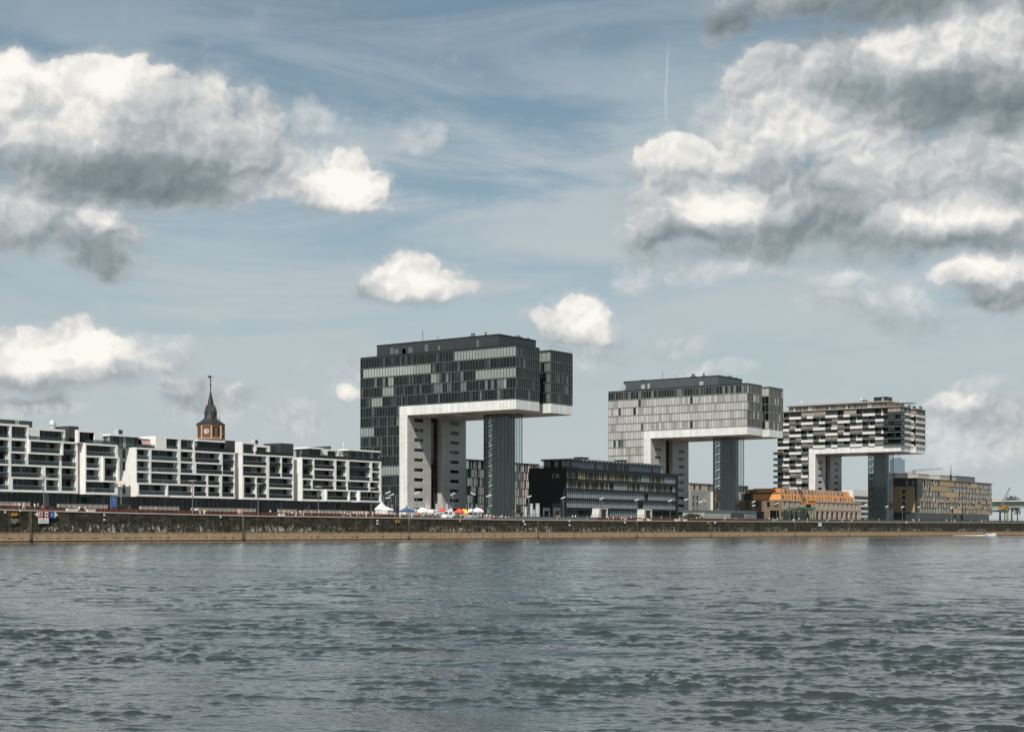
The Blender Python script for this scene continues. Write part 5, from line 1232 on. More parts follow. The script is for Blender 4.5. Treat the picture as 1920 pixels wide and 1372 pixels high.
# ------------------------------------------------------------------ terrace walls, railings, seats
CORT = panel_mat('corten_steel', (.105,.034,.018), 2.0, 3, .03, .5, .75, .3)
def low_wall(name, label, p0, p1, m, Y=296.85, h=1.12, cat='wall'):
    mb = MB(); a, b = X_at(p0, Y), X_at(p1, Y); n = max(1, int((b-a)/12))
    for k in range(n):
        u, v = a+(b-a)*k/n, a+(b-a)*(k+1)/n; zu, zv = zq(u)-.1, zq(v)-.1
        mb.face([(u,Y,zu),(v,Y,zv),(v,Y,zv+h+.1),(u,Y,zu+h+.1)]); mb.face([(u,Y,zu+h+.1),(v,Y,zv+h+.1),(v,Y+.3,zv+h+.1),(u,Y+.3,zu+h+.1)])
    return tag(mb.build(name, m), label, cat)
low_wall('corten_wall', 'long rust-brown steel retaining wall along the promenade below the white houses', -60, 748, CORT)
low_wall('corten_wall', 'rust-brown steel wall stretch in front of the black office and pale pavilion', 1119, 1428, CORT)
low_wall('low_wall', 'dark grey low wall stretch between the market and the black office', 748.2, 1118.8, MIDGREY)
low_wall('low_wall', 'dark stone low wall in front of the warehouse and shuttered block', 1428.2, 1990, mat('dark_stone', (.075,.075,.07), .9, .25, .6))
def railing(label, p0, p1, Y, dz, step, h):
    mb = MB(); a, b = X_at(p0, Y), X_at(p1, Y); n = int((b-a)/step)
    for k in range(n+1): x = a+k*step; mb.bar((x,Y,zq(x)+dz),(x,Y,zq(x)+dz+h),.07)
    for zz in (h, h*.62):
        for k in range(0, n, 6): x0, x1 = a+k*step, a+min(n, k+6)*step; mb.bar((x0,Y,zq(x0)+dz+zz),(x1,Y,zq(x1)+dz+zz),.06 if zz == h else .03)
    return tag(mb.build('railing', BLACK), label, 'railing')
railing('thin black railing fixed to the rust-brown wall below the white houses', -60, 746, 296.75, .35, 1.55, 1.8)
railing('thin black railing before the stair shaft, black office and pale pavilion', 905, 1426, 296.7, .6, 1.9, 1.5)
railing('thin black railing in front of the warehouse and shuttered block', 1430, 1960, 296.7, .5, 2.2, 1.5)
for i, (p0, p1, l) in enumerate(((-40,57,'pale concrete parapet block above the navigation signs'),(110,202,'pale concrete parapet block beneath the narrow white house'),(264,336,'shorter pale concrete parapet block below the widest white house left half'),(360,480,'long pale concrete parapet block below the clock tower'),(523,557,'shortest pale concrete parapet block behind a seated group'),(572,690,'pale concrete parapet block at the right end of the white row'))):
    Y = 300.5; mb = MB(); a, b = X_at(p0, Y), X_at(p1, Y); zm = zt((a+b)/2)
    mb.box(a,b,Y,Y+.6,zm-.2,zm+.95); mb.box(a-.05,b+.05,Y-.08,Y-.003,zm+.8,zm+.97); tag(mb.build('parapet_block', CONC), l, 'parapet', 'concrete parapet blocks')
for i, (px, w, l) in enumerate(((134,1.3,'white stone seat block at the quay edge beside a seated pair'),(170,1.1,'white stone seat block right of the seated pair'),(528,1.0,'white seat block at the quay edge left of the seated group'),(1200,1.4,'white seat block left of the right concrete gateway people'),(1217.5,.9,'small white seat block right of the people by the gateway'),(1270,1.4,'white seat block left of the person by the olive shrubs'),(1285,.9,'small white seat block below the olive shrubs'))):
    Y = YQ+1.4; x = X_at(px, Y); mb = MB(); mb.prism([(x-w,Y-.35),(x+w,Y-.35),(x+w,Y+.35),(x-w,Y+.35)], zq(x), zq(x)+.48); mb.prism([(x-w-.06,Y-.41),(x+w+.06,Y-.41),(x+w+.06,Y+.41),(x-w-.06,Y+.41)], zq(x)+.482, zq(x)+.6); tag(mb.build('seat_block', mat('white_stone', (.62,.58,.52), .8)), l, 'seat', 'white seat blocks on the quay')
# ------------------------------------------------------------------ lamps
def slim_lamp(label, px, top, Y=296.0):
    x = X_at(px, Y); g = zq(x); z = Z_at(px, top, Y); root = thing('street_lamp', label, 'street lamp', (x, Y, g), 'slim lamps along the white houses')
    mb = MB(); mb.lathe((x,Y,g), [(.16,0),(.13,.4),(.09,z-g-.3)], 8); mb.build('post', MIDGREY, root)
    mb = MB(); mb.lathe((x,Y,z-.3), [(.12,0),(.20,.3),(.2,.75),(.12,.9)], 10); mb.build('lantern', STEEL, root)
    mb = MB(); mb.lathe((x,Y,z+.75), [(.3,0),(1.15,.12),(1.1,.22),(.2,.34)], 14); mb.build('reflector_disc', mat('lamp_disc', (.36,.30,.24), .5), root)
for px, top, l in ((82,901,'slim street lamp with disc top above the navigation signs'),(361,908,'slim street lamp with disc top in front of the widest white house'),(484,913,'slim street lamp before the white house with the corner frame'),(597,918.5,'slim street lamp left end of the rightmost white house'),(696,921,'slim street lamp just left of the white marquee')): slim_lamp(l, px, top)
MIRR = mat('white_reflector', (.55,.55,.53), .4, .05)
def mast_lamp(label, px, top, tilt, Y=299.0, two=False, w=.88):
    x = X_at(px, Y); g = zt(x); z = Z_at(px, top, Y); root = thing('reflector_lamp', label, 'street lamp', (x, Y, g), 'mast lamps with tilted reflectors')
    mb = MB(); mb.lathe((x,Y,g), [(.15,0),(.12,.5),(.07,z-g-.9)], 8); mb.build('mast', MIDGREY, root)
    mb = MB(); mb.lathe((x,Y,z-1.9), [(.1,0),(.22,.15),(.22,.5),(.1,.6)], 8); mb.build('spotlight', MIDGREY, root)
    def panel(zc, t, ww):
        mb = MB(); u = Vector((SA*.9,-CA*.9,0)).normalized(); v = Vector((CA*.8,SA*.8,.25))
        c = Vector((x,Y,zc)); n = Vector((0,0,1)); up = u*math.cos(t)+n*math.sin(t)
        q = [c-up*ww-v*.5, c+up*ww-v*.5, c+up*ww*.85+v*.5, c-up*ww*.85+v*.5]; mb.face(q); mb.face([p+Vector((0,0,-.1)) for p in reversed(q)])
        for k in range(4): a, b = q[k], q[(k+1) % 4]; mb.face([a, a+Vector((0,0,-.1)), b+Vector((0,0,-.1)), b])
        mb.bar(c+Vector((0,0,-.05)), (x,Y,z-1.0), .07); mb.build('reflector_panel', MIRR, root)
    panel(z, tilt, w)
    if two: panel(z-1.6, tilt*.6, w*.9)
for a in ((727.5,922.5,.35,'mast lamp with white reflector just behind the white marquee'),(734,927,.4,'mast lamp right of the marquee, half a step lower'),(781.5,923.5,.35,'mast lamp left of the dark red stairwell of the largest tower'),(849,925.5,.5,'mast lamp at the right wing of the largest tower leg'),(886.5,925,-.5,'mast lamp with bright reflector tilted down to the right beside the tower leg'),(916,928.5,.4,'mast lamp in front of the largest tower stair shaft'),(992,930.5,.35,'mast lamp left of the blank black office wall'),(1056,932.5,.4,'sturdy mast lamp at the corner of the black office wall'),(1128,934,.45,'mast lamp above the left concrete gateway'),(1194,936.5,.35,'mast lamp between the two concrete gateways'),(1256.5,938,.4,'mast lamp at the right part of the black office'),(1286.5,936,.3,'mast lamp with the brightest reflector, before the middle tower leg'),(1314,940,.35,'mast lamp left of a pair with reflectors tilted apart'),(1322,937.5,-.55,'mast lamp with reflector tilted down right, beside the pale pavilion'),(1413,940,.4,'mast lamp at the dark end wall of the warehouse'),(1456,943.5,.4,'mast lamp at the warehouse corner'),(1624,945,.3,'mast lamp beside the right end of the warehouse'),(1663,949,.4,'mast lamp in front of the chequered tower stair shaft'),(1692,950,.4,'mast lamp before the ochre end wall'),(1723,950,.4,'mast lamp at the corner of the shuttered block'),(1784,951.5,.4,'mast lamp before the middle of the shuttered block')):
    mast_lamp(a[3], a[0], a[1], a[2], two=a[0] in (727.5, 1413))
# ------------------------------------------------------------------ gateways, cylinders, pavilion
for px0, px1, py, l in ((1122.5,1140,954.3,'pale concrete gateway with sloping jamb before the black office middle'),(1207,1222.5,956,'pale concrete gateway with sloping jamb, the one nearer the olive shrubs')):
    Y = 300; a, b = X_at(px0, Y), X_at(px1, Y); g = zt(a)-.2; t = Z_at(px0, py, Y); root = thing('gateway', l, 'gateway', ((a+b)/2, Y, g), 'concrete gateways')
    mb = MB(); e = (b-a)*.13
    mb.face([(a-.25,Y,g),(a+e*1.9,Y,g),(a+e*1.6,Y,t),(a+e*.6,Y,t)]); mb.face([(a-.25,Y+3,g),(a-.25,Y,g),(a+e*.6,Y,t),(a+e*.6,Y+3,t)]); mb.face([(a+e*1.9,Y,g),(a+e*1.9,Y+3,g),(a+e*1.6,Y+3,t),(a+e*1.6,Y,t)])
    mb.box(b-e*.8,b,Y,Y+3,g,t); mb.box(a+e*.6,b,Y-.02,Y+3,t,t+.35); mb.build('concrete_frame', mat('pale_concrete', (.50,.48,.45), .8, .1), root)
    mb = MB(); mb.box(a+e*1.95,b-e*.8,Y+.35,Y+.5,g,t); mb.build('doorway', BLACK, root)
for px0, px1, l in ((1020,1031,'dark grey steel portal at the black office wall, left one'),(1040,1051,'dark grey steel portal at the black office wall, nearer the lamp')):
    Y = 305; a, b = X_at(px0, Y), X_at(px1, Y); g = zt(a)-.2; t = Z_at(px0, 951.5, Y); mb = MB(); w = .25
    mb.box(a,a+w,Y,Y+.4,g,t); mb.box(b-w,b,Y,Y+.4,g,t); mb.box(a+w,b-w,Y,Y+.4,t-1.1,t); tag(mb.build('steel_portal', mat('portal_grey', (.085,.085,.09), .6)), l, 'portal', 'steel portals')
for i, (px, py, l) in enumerate(((985.5,950,'slim steel vent cylinder left of its group by the black office'),(996.5,944,'tall steel vent cylinder second of the group by the black office'),(1001,955,'shortest steel vent cylinder, between two tall ones'),(1008,943.5,'widest steel vent cylinder right of the group by the black office'),(819,944,'steel vent cylinder behind the red umbrella, leftmost of three'),(828.5,944,'steel vent cylinder behind the red umbrella, middle of three'),(838,944,'steel vent cylinder behind the red umbrella, rightmost of three'))):
    Y = 303; x = X_at(px, Y); g = zt(x)-.2; H = Z_at(px, py, Y)-g; r = .55 if i in (1,) else (.75 if i == 3 else .45); mb = MB()
    mb.lathe((x,Y,g), [(r,0),(r,H-.8),(r*.85,H-.78),(r*.85,H-.5),(r,H-.48),(r,H-.05),(r*.9,H)], 14); tag(mb.build('vent_cylinder', STEEL, smooth=False), l, 'vent pipe', 'steel vent cylinders')
def pavilion():
    Y = 300; a, b = X_at(1321, Y), X_at(1418, Y); g = zt(a)-.3; t = Z_at(1330, 958, Y); rs = random.Random(3)
    root = thing('pavilion', 'low pale grey pavilion round the foot of the middle tower stair shaft', 'pavilion', ((a+b)/2, Y+5, g))
    mb = MB(); mb.box(a,b,Y,Y+10,g,t); mb.build('walls', panel_mat('pale_grey_panel', (.40,.42,.41), 2.2, 1.6, .03, .7, .5), root)
    mb = MB(); mb.box(a-.4,b+.4,Y-.4,Y+10.4,t,t+.4); mb.build('roof', MIDGREY, root)
    x0, x1 = X_at(1370, Y), X_at(1395, Y); mb = MB(); mb.box(x0,x1,Y-.06,Y-.004,g+.8,t-.5); mb.build('window_band', GLASS[1], root)
    mb = MB(); x0, x1 = X_at(1397, Y), X_at(1417, Y); mb.box(x0,x1,Y-.05,Y-.004,g,t-.2); mb.build('blue_panel', mat('blue_grey_panel', (.16,.19,.21), .5), root)
pavilion()
# ------------------------------------------------------------------ harbour cranes
def harbour_crane(label, px, sc, Y, legs, jib, full=True):
    x = X_at(px, Y); g = zt(x)-.6; d = depth_y(px, Y); s = d/FPX; Zp = lambda py: HC+(YH-py)*s; root = thing('harbour_crane', label, 'crane', (x, Y, g), 'old harbour cranes')
    GR = mat('faded_green_paint', (.07,.13,.085), .6, .25); OR = mat('orange_crane_paint', (.42,.20,.055), .6, .2); YE = mat('yellow_green_paint', (.20,.22,.08), .6, .2)
    U = lambda p: x+(p-px)*s/(CA*1.0+.588*.588*0)*.0+(X_at(p, Y)-x)
    zb = Zp(legs[2]); mb = MB(); l0, l1 = U(legs[0]), U(legs[1])
    for yy in (Y-2.2, Y+2.2):
        mb.bar((l1-1.4,yy,g),(l1-.6,yy,zb),.7,1); mb.bar((l1+.6,yy,g),(l1-.2,yy,zb),.55,0); mb.bar((l1-1.4,yy,g+2),(l1+.3,yy,g+3.4),.3,0)
        mb.bar((l0,yy,zb),(l1+1.5,yy,zb),.8,0); mb.bar((l0,yy,zb-.9),(l1-.6,yy,zb-.4),.35,0)
    mb.bar((l0,Y-2.2,zb),(l0,Y+2.2,zb),.6,0); mb.bar((l1,Y-2.2,zb),(l1,Y+2.2,zb),.6,0); mb.build('portal', [GR, YE], root)
    hx0, hx1, hz0, hz1 = U(jib[0]), U(jib[1]), Zp(jib[2]), Zp(jib[3])
    mb = MB(); mb.lathe(((hx0+hx1)/2,Y,zb+.4), [(1.2,0),(1.2,hz0-zb-.4)], 10); mb.build('turntable', BLACK, root)
    mb = MB(); mb.prism([(hx0,Y-1.6),(hx1,Y-1.6),(hx1,Y+1.6),(hx0,Y+1.6)], hz0, hz1); mb.face([(hx0-.2,Y-1.8,hz1),(hx1+.2,Y-1.8,hz1),(hx1,Y,hz1+.7),(hx0,Y,hz1+.7)]); mb.face([(hx1+.2,Y+1.8,hz1),(hx0-.2,Y+1.8,hz1),(hx0,Y,hz1+.7),(hx1,Y,hz1+.7)]); mb.box(hx0-2.2,hx1+.2,Y-1.7,Y+1.7,hz0-.25,hz0-.01); h = mb.build('machine_house', OR, root)
    mb = MB(); w = (hx1-hx0)
    for q in (.3,.62): mb.face([(hx0+w*q,Y-1.63,hz0+.9),(hx0+w*(q+.2),Y-1.63,hz0+.9),(hx0+w*(q+.2),Y-1.63,hz1-.4),(hx0+w*q,Y-1.63,hz1-.4)])
    mb.build('window', BLACK, h)
    mb = MB(); a = Vector((hx0-.4,Y,hz1-.6)); b = Vector((U(jib[4]),Y-3,Zp(jib[5]))); u = b-a
    for o in ((0,-.8,0),(0,.8,0),(0,0,1.0)):
        o = Vector(o); mb.bar(a+o, b+o*.3, .16)
    n = 12
    for k in range(n):
        p, q = a+u*(k/n), a+u*((k+1)/n); f, f2 = 1-.7*k/n, 1-.7*(k+1)/n
        mb.bar(p+Vector((0,-.8*f,0)), q+Vector((0,0,1.0*f2)), .09); mb.bar(p+Vector((0,0,1.0*f)), q+Vector((0,.8*f2,0)), .09); mb.bar(p+Vector((0,.8*f,0)), q+Vector((0,-.8*f2,0)), .09)
    top = a+Vector((.8,0,2.2)); mb.bar(a+Vector((0,-.8,0)), top, .18); mb.bar(a+Vector((0,.8,0)), top, .18); mb.bar(top, a+u*.75+Vector((0,0,.7)), .08); mb.bar(a+Vector((1.2,0,0)), top, .2); mb.build('jib', mat('olive_grey_paint', (.13,.13,.085), .6), root)
harbour_crane('old yellow and green harbour crane standing before the warehouse arcade', 1515, 1, 302, (1486,1517,952.5), (1509,1523,944.5,938,1480,906))
harbour_crane('old orange and green harbour crane at the bridge, right edge of the photo', 1881, 1, 304, (1862,1882.5,957), (1877,1885,953.5,949,1884,914))
# ------------------------------------------------------------------ things fixed to the quay wall
def nav_sign(px0, px1, py0, py1, kind, label):
    Y = YQ-.42; a, b = X_at(px0, Y), X_at(px1, Y); z1, z0 = Z_at(px0, py0, Y), Z_at(px0, py1, Y); root = thing('navigation_sign', label, 'sign', ((a+b)/2, Y, z0), 'river signs on the quay wall')
    W_, RD, BL, BK = mat('sign_white', (.70,.71,.70), .5, .04), mat('sign_red', (.50,.03,.025), .5, .06), mat('sign_blue', (.03,.09,.32), .5, .06), BLACK
    mb = MB(); w, h = b-a, z1-z0; y = Y
    F = lambda pts, dd, mi: mb.face([(a+u*w, y-dd, z0+v*h) for u, v in pts], mi)
    R4 = lambda u0, u1, v0, v1, dd, mi: F([(u0,v0),(u1,v0),(u1,v1),(u0,v1)], dd, mi)
    if kind != 'tri_l' and kind != 'tri_r': mb.box(a,b,y,y+.08,z0,z1,3 if kind != 'plate' else 0)
    if kind == 'tri_l': mb.prism([(a,y),(b,y),(b,y+.08),(a,y+.08)], z0+h*.46, z0+h*.54, 0); F([(0,.5),(1,0),(1,1)], .01, 0)
    if kind == 'tri_r': mb.prism([(a,y),(b,y),(b,y+.08),(a,y+.08)], z0+h*.46, z0+h*.54, 0); F([(0,0),(1,.5),(0,1)], .01, 0)
    if kind == 'plate':
        R4(0,1,0,1,.01,0)
        for k in range(3): R4(.18,.82 if k != 1 else .6,.25+k*.2,.29+k*.2,.02,4)
    if kind == 'redI':
        R4(0,1,0,1,.01,1); R4(.16,.84,.14,.86,.02,0); R4(.38,.62,.24,.76,.03,3); R4(.30,.70,.66,.76,.035,3); R4(.28,.72,.22,.32,.035,3)
    if kind == 'redA':
        R4(0,1,0,1,.01,1); R4(.16,.84,.14,.86,.02,0); R4(.26,.5,.44,.56,.03,3); F([(.46,.28),(.78,.5),(.46,.72)], .03, 3)
    if kind == 'blue':
        R4(0,1,0,1,.01,2); R4(.43,.57,.28,.72,.02,0)
    mb.build('sign_plate', [W_, RD, BL, BK, MIDGREY], root)
nav_sign(65.2,71.8,957.6,969.6,'tri_l','white triangle board pointing left at the red-framed signs')
nav_sign(72,80.9,957,969.8,'redI','red-framed white board with a black upright mark')
nav_sign(82.5,91.4,957,969.8,'redA','red-framed white board with a black arrow pointing right')
nav_sign(92.6,102,958,970.8,'blue','blue board with a short white upright bar')
nav_sign(102.2,108.8,958.2,970.8,'tri_r','white triangle board pointing right beside the blue board')
nav_sign(72,80.9,970.4,981,'plate','white text plate below the board with the upright mark')
nav_sign(82.5,91.4,970.4,981,'plate','white text plate below the board with the arrow')
def wall_mark(name, label, cat, px0, px1, py0, py1, m, fn=None, group=None):
    Y = YQ-.36; a, b = X_at(px0, Y), X_at(px1, Y); z1, z0 = Z_at(px0, py0, Y), Z_at(px0, py1, Y); mb = MB()
    (fn or (lambda mb, a, b, z0, z1, y: (mb.box(a,b,y,y+.12,z0,z1), mb.box(a-.03,b+.03,y+.03,y+.1,z0-.03,z1+.03)) and None))(mb, a, b, z0, z1, Y)
    tag(mb.build(name, m), label, cat, group)
YEL = mat('yellow_paint', (.55,.34,.03), .6, .12); WP = mat('plate_white', (.66,.66,.64), .6, .05)
def ladder(mb, a, b, z0, z1, y):
    for x in (a, b-.12): mb.box(x,x+.12,y,y+.1,z0,z1)
    n = max(3, int((z1-z0)/.4))
    for k in range(n): z = z0+(k+.5)*(z1-z0)/n; mb.box(a+.12,b-.12,y+.02,y+.09,z-.05,z+.05)
def numerals(mb, a, b, z0, z1, y):
    w = (b-a)/3; h = z1-z0; t = .22
    for k, segs in enumerate(('acdfg', 'abcdefg', 'abged')):
        x0, x1 = a+k*w+.05, a+(k+1)*w-.12; S = {'a':(x0,x1,z1-t,z1),'d':(x0,x1,z0,z0+t),'g':(x0,x1,z0+h/2-t/2,z0+h/2+t/2),'f':(x0,x0+t,z0+h/2+t/2,z1-t),'e':(x0,x0+t,z0+t,z0+h/2-t/2),'b':(x1-t,x1,z0+h/2+t/2,z1-t),'c':(x1-t,x1,z0+t,z0+h/2-t/2)}
        for c in segs: q = S[c]; mb.box(q[0],q[1],y,y+.05,q[2],q[3])
wall_mark('wall_marking', 'weathered orange and yellow marking high on the wall, left of the navigation signs', 'marking', 21,33.5,960.5,967.5, mat('orange_yellow_paint', (.46,.22,.03), .7, .3), lambda mb, a, b, z0, z1, y: [mb.box(a+(b-a)*k/6, a+(b-a)*(k+.8)/6, y, y+.06, z0+(.0,.1,.25,.0,.1,.3)[k]*(z1-z0), z1-(.3,.1,.0,.15,.05,.1)[k]*(z1-z0)) for k in range(6)])
wall_mark('wall_marking', 'faded pale grey painted patch below the orange marking', 'marking', 21,35,971,983, mat('faded_paint', (.19,.20,.18), .8, .35, 2.5), lambda mb, a, b, z0, z1, y: [mb.box(a+(b-a)*k/7, a+(b-a)*(k+.7)/7, y, y+.05, z0+(.5,.1,.3,.0,.2,.4,.25)[k]*(z1-z0), z1-(.0,.1,.05,.2,.0,.1,.05)[k]*(z1-z0)) for k in range(7)])
wall_mark('ladder', 'yellow ladder on the wall below the blue market canopy', 'ladder', 742.5,748.5,974,980.5, YEL, ladder)
wall_mark('ladder', 'small yellow ladder head on the wall below the yellow umbrella', 'ladder', 861.8,864.2,972,978.5, YEL, ladder)
wall_mark('ladder', 'yellow green ladder head on the wall below the pale pavilion', 'ladder', 1326.5,1329,976.5,982, mat('lime_paint', (.40,.38,.05), .6), ladder)
wall_mark('wall_plate', 'large white plate on the wall below the warehouse', 'plate', 1535,1540.5,979.8,986.5, WP)
for i, (px, py, l) in enumerate(((10,959.5,'small white plate near the left edge of the wall'),(38.5,957,'small grey plate right of the orange marking'),(196,965.5,'upper of two small white squares below the narrow white house'),(196,974,'lower of two small white squares below the narrow white house'),(414,968.5,'round-looking white plate left of the rusty streak below the corner frame house'),(708,976,'upper small white square below the marquee'),(708,981.5,'lower small white square below the marquee'),(982,977,'small white square below the vent cylinders'),(984.5,982.5,'second small white square below the vent cylinders'),(1068,976,'upper small white square below the black office corner'),(1068.5,984,'lower small white square below the black office corner'),(1172,979,'small white square below the seated row before the black office'),(1341.5,979.5,'small white square right of the yellow green ladder'),(1700,979,'small white square below the ochre end wall'))):
    wall_mark('wall_plate', l, 'plate', px-1.4, px+1.4, py-1.5, py+1.5, WP, None, 'small white plates on the quay wall')
# ------------------------------------------------------------------ market tents, van, flags
def canopy_tent(label, px0, px1, top, eave, Y, m, name='market_tent', peak=True, walls=None, nlegs=True, group='market tents'):
    a, b = X_at(px0, Y), X_at(px1, Y); x = (a+b)/2; rr = ((px0+px1)/2-960)/FPX; w = (b-a)/2*(SA-rr*CA)/((SA-rr*CA)+.9*(CA+rr*SA))*1.06; g = zq(x) if Y < 297 else zt(x); ze = Z_at((px0+px1)/2, eave, Y); zt_ = Z_at((px0+px1)/2, top, Y); D = w*.9
    root = thing(name, label, 'tent', (x, Y, g), group); mb = MB(); n = 7
    prev = None
    for k in range(n+1):
        f = k/n; sc = (1-f)**1.6 if peak else math.cos(f*math.pi/2)**.8; z = ze+(zt_-ze)*f; r = max(.03, sc)
        ring = [(x-w*r,Y-D*r,z),(x+w*r,Y-D*r,z),(x+w*r,Y+D*r,z),(x-w*r,Y+D*r,z)]
        if prev:
            for q in range(4): mb.face([prev[q],prev[(q+1) % 4],ring[(q+1) % 4],ring[q]])
        prev = ring
    mb.face(prev)
    for q in ((x-w,x+w,Y-D-.03,Y-D),(x-w,x+w,Y+D,Y+D+.03),(x-w-.03,x-w,Y-D,Y+D),(x+w,x+w+.03,Y-D,Y+D)): mb.box(q[0],q[1],q[2],q[3],ze-.35,ze)
    mb.build('canopy', m, root)
    for sx in (-1, 1):
        for sy in (-1, 1):
            mb = MB(); mb.lathe((x+sx*(w-.1),Y+sy*(D-.1),g), [(.09,0),(.06,.1),(.05,ze-g-.02)], 6); mb.build('leg', STEEL, root)
    if walls:
        mb = MB(); mb.box(x-w+.06,x+w-.06,Y-D+.16,Y-D+.2,g+.1,ze-.36); mb.box(x-w+.02,x-w+.06,Y-D+.2,Y+D-.2,g+.1,ze-.36)
        for k in range(4): u = x-w+.3+k*(2*w-.6)/4; mb.box(u+.1,u+(2*w-.6)/4-.1,Y-D+.13,Y-D+.155,g+1.0,ze-.7,1)
        mb.build('side_wall', walls, root)
    return root
CREAM = mat('cream_canvas', (.72,.70,.65), .8, .05, .6); WCAN = mat('white_canvas', (.76,.75,.73), .8, .05, .6); BLCAN = mat('blue_canvas', (.045,.085,.17), .8, .12, 1); PALEB = mat('pale_blue_canvas', (.22,.31,.42), .8, .1); REDC = mat('red_canvas', (.52,.065,.035), .75, .1); YELC = mat('yellow_canvas', (.66,.42,.06), .75, .1); GREYC = mat('pale_grey_canvas', (.60,.61,.63), .8, .05, .6)
canopy_tent('tall pale grey pagoda marquee with a pointed roof, left of the market', 703, 728, 937, 953.5, 304, GREYC, 'pagoda_marquee', True, [GREYC, mat('tent_window', (.45,.46,.46), .4)])  # marquee in its own pale grey canvas
canopy_tent('white pagoda marquee with side walls, in front of the pale grey one', 715, 737.5, 949, 954.8, 298.8, WCAN, 'pagoda_marquee', True, [CREAM, mat('tent_window', (.45,.46,.46), .4)])
canopy_tent('dark blue market canopy with a pale pointed top, right of the marquees', 748, 777, 949.5, 957.5, 300, BLCAN)
canopy_tent('pale blue pointed canopy just behind the dark blue one', 756, 768, 945, 953.5, 305, PALEB)
canopy_tent('white domed market tent between the blue canopy and the cream trailer', 780.5, 803, 951, 959, 299.5, WCAN, peak=False, walls=None)
canopy_tent('larger white market tent left of the red flag', 884, 906, 951.5, 958.5, 299.5, WCAN, peak=False)
canopy_tent('cream tent between the yellow umbrella and the larger white tent', 877, 888, 953, 958.5, 300.5, CREAM, peak=False)
def umbrella(label, px, top, eave, wpx, m, Y=299):
    x = X_at(px, Y); g = zt(x); s = depth_y(px, Y)/FPX; r = wpx*s/2; ze, z1 = Z_at(px, eave, Y), Z_at(px, top, Y); root = thing('market_umbrella', label, 'umbrella', (x, Y, g), 'market umbrellas')
    mb = MB(); mb.lathe((x,Y,g), [(.3,0),(.3,.12),(.05,.14),(.04,ze-g+.1)], 8); mb.build('pole', STEEL, root)
    mb = MB(); mb.lathe((x,Y,0), [(r,ze-.25),(r*1.01,ze),(r*.72,ze+(z1-ze)*.5),(r*.35,ze+(z1-ze)*.85),(.05,z1)], 8, 0, R(22), cap=False); mb.build('canopy', m, root)
umbrella('wide red umbrella behind the cream trailer', 827, 951, 957.5, 20, REDC, 301)
umbrella('red umbrella right of the white van, next to the yellow one', 861, 953, 960, 20, REDC)
umbrella('yellow umbrella right of the red one', 873, 954, 962, 12, YELC)
umbrella('small yellow umbrella peeking over the red one', 869.5, 953.5, 956.5, 7, YELC, 302)
umbrella('small white umbrella between the two red ones', 845, 952, 957.5, 9, WCAN, 302)
umbrella('pale blue umbrella left of the white domed tent', 779, 953, 959, 10, PALEB, 301)
def trailer():
    Y = 299; a, b = X_at(806, Y), X_at(820, Y); x = (a+b)/2; g = zt(x); t = Z_at(813, 955, Y); root = thing('food_trailer', 'cream food trailer with an open dark hatch between white tent and van', 'trailer', (x, Y, g))
    mb = MB(); ov = [(a,g+.5),(b,g+.5),(b+.1,g+1.2),(b,t-.3),(b-.5,t),(a+.5,t),(a,t-.3),(a-.1,g+1.2)]
    for y0, y1 in ((Y-1.1,Y+1.1),):
        mb.face([(u,y0,v) for u, v in ov]); mb.face([(u,y1,v) for u, v in reversed(ov)])
        for k in range(8): p, q = ov[k], ov[(k+1) % 8]; mb.face([(p[0],y0,p[1]),(p[0],y1,p[1]),(q[0],y1,q[1]),(q[0],y0,q[1])])
    mb.build('body', CREAM, root); mb = MB(); u = a+(b-a)*.66; mb.box(u,u+1.1,Y-1.14,Y-1.104,g+1.3,t-.4); mb.build('hatch', BLACK, root)
    mb = MB(); mb.box(a+.5,a+1.6,Y-1.15,Y-1.104,g+1.0,t-.6); mb.build('orange_panel', mat('orange_sign', (.50,.17,.07), .6), root)
    for u in (a+.8, b-.8): mb = MB(); mb.lathe((u,0,0),[(0.01,0)],3) if False else None; wheel(mb, (u, Y-1.05, g+.33), .33, .2); mb.build('wheel', BLACK, root)
def wheel(mb, c, r, w, mi=0):
    n = 14; A = [(c[0]+r*math.cos(2*math.pi*k/n), c[2]+r*math.sin(2*math.pi*k/n)) for k in range(n)]
    mb.face([(x,c[1]-w/2,z) for x, z in A], mi); mb.face([(x,c[1]+w/2,z) for x, z in reversed(A)], mi)
    for k in range(n): p, q = A[k], A[(k+1) % n]; mb.face([(p[0],c[1]-w/2,p[1]),(p[0],c[1]+w/2,p[1]),(q[0],c[1]+w/2,q[1]),(q[0],c[1]-w/2,q[1])], mi)
trailer()
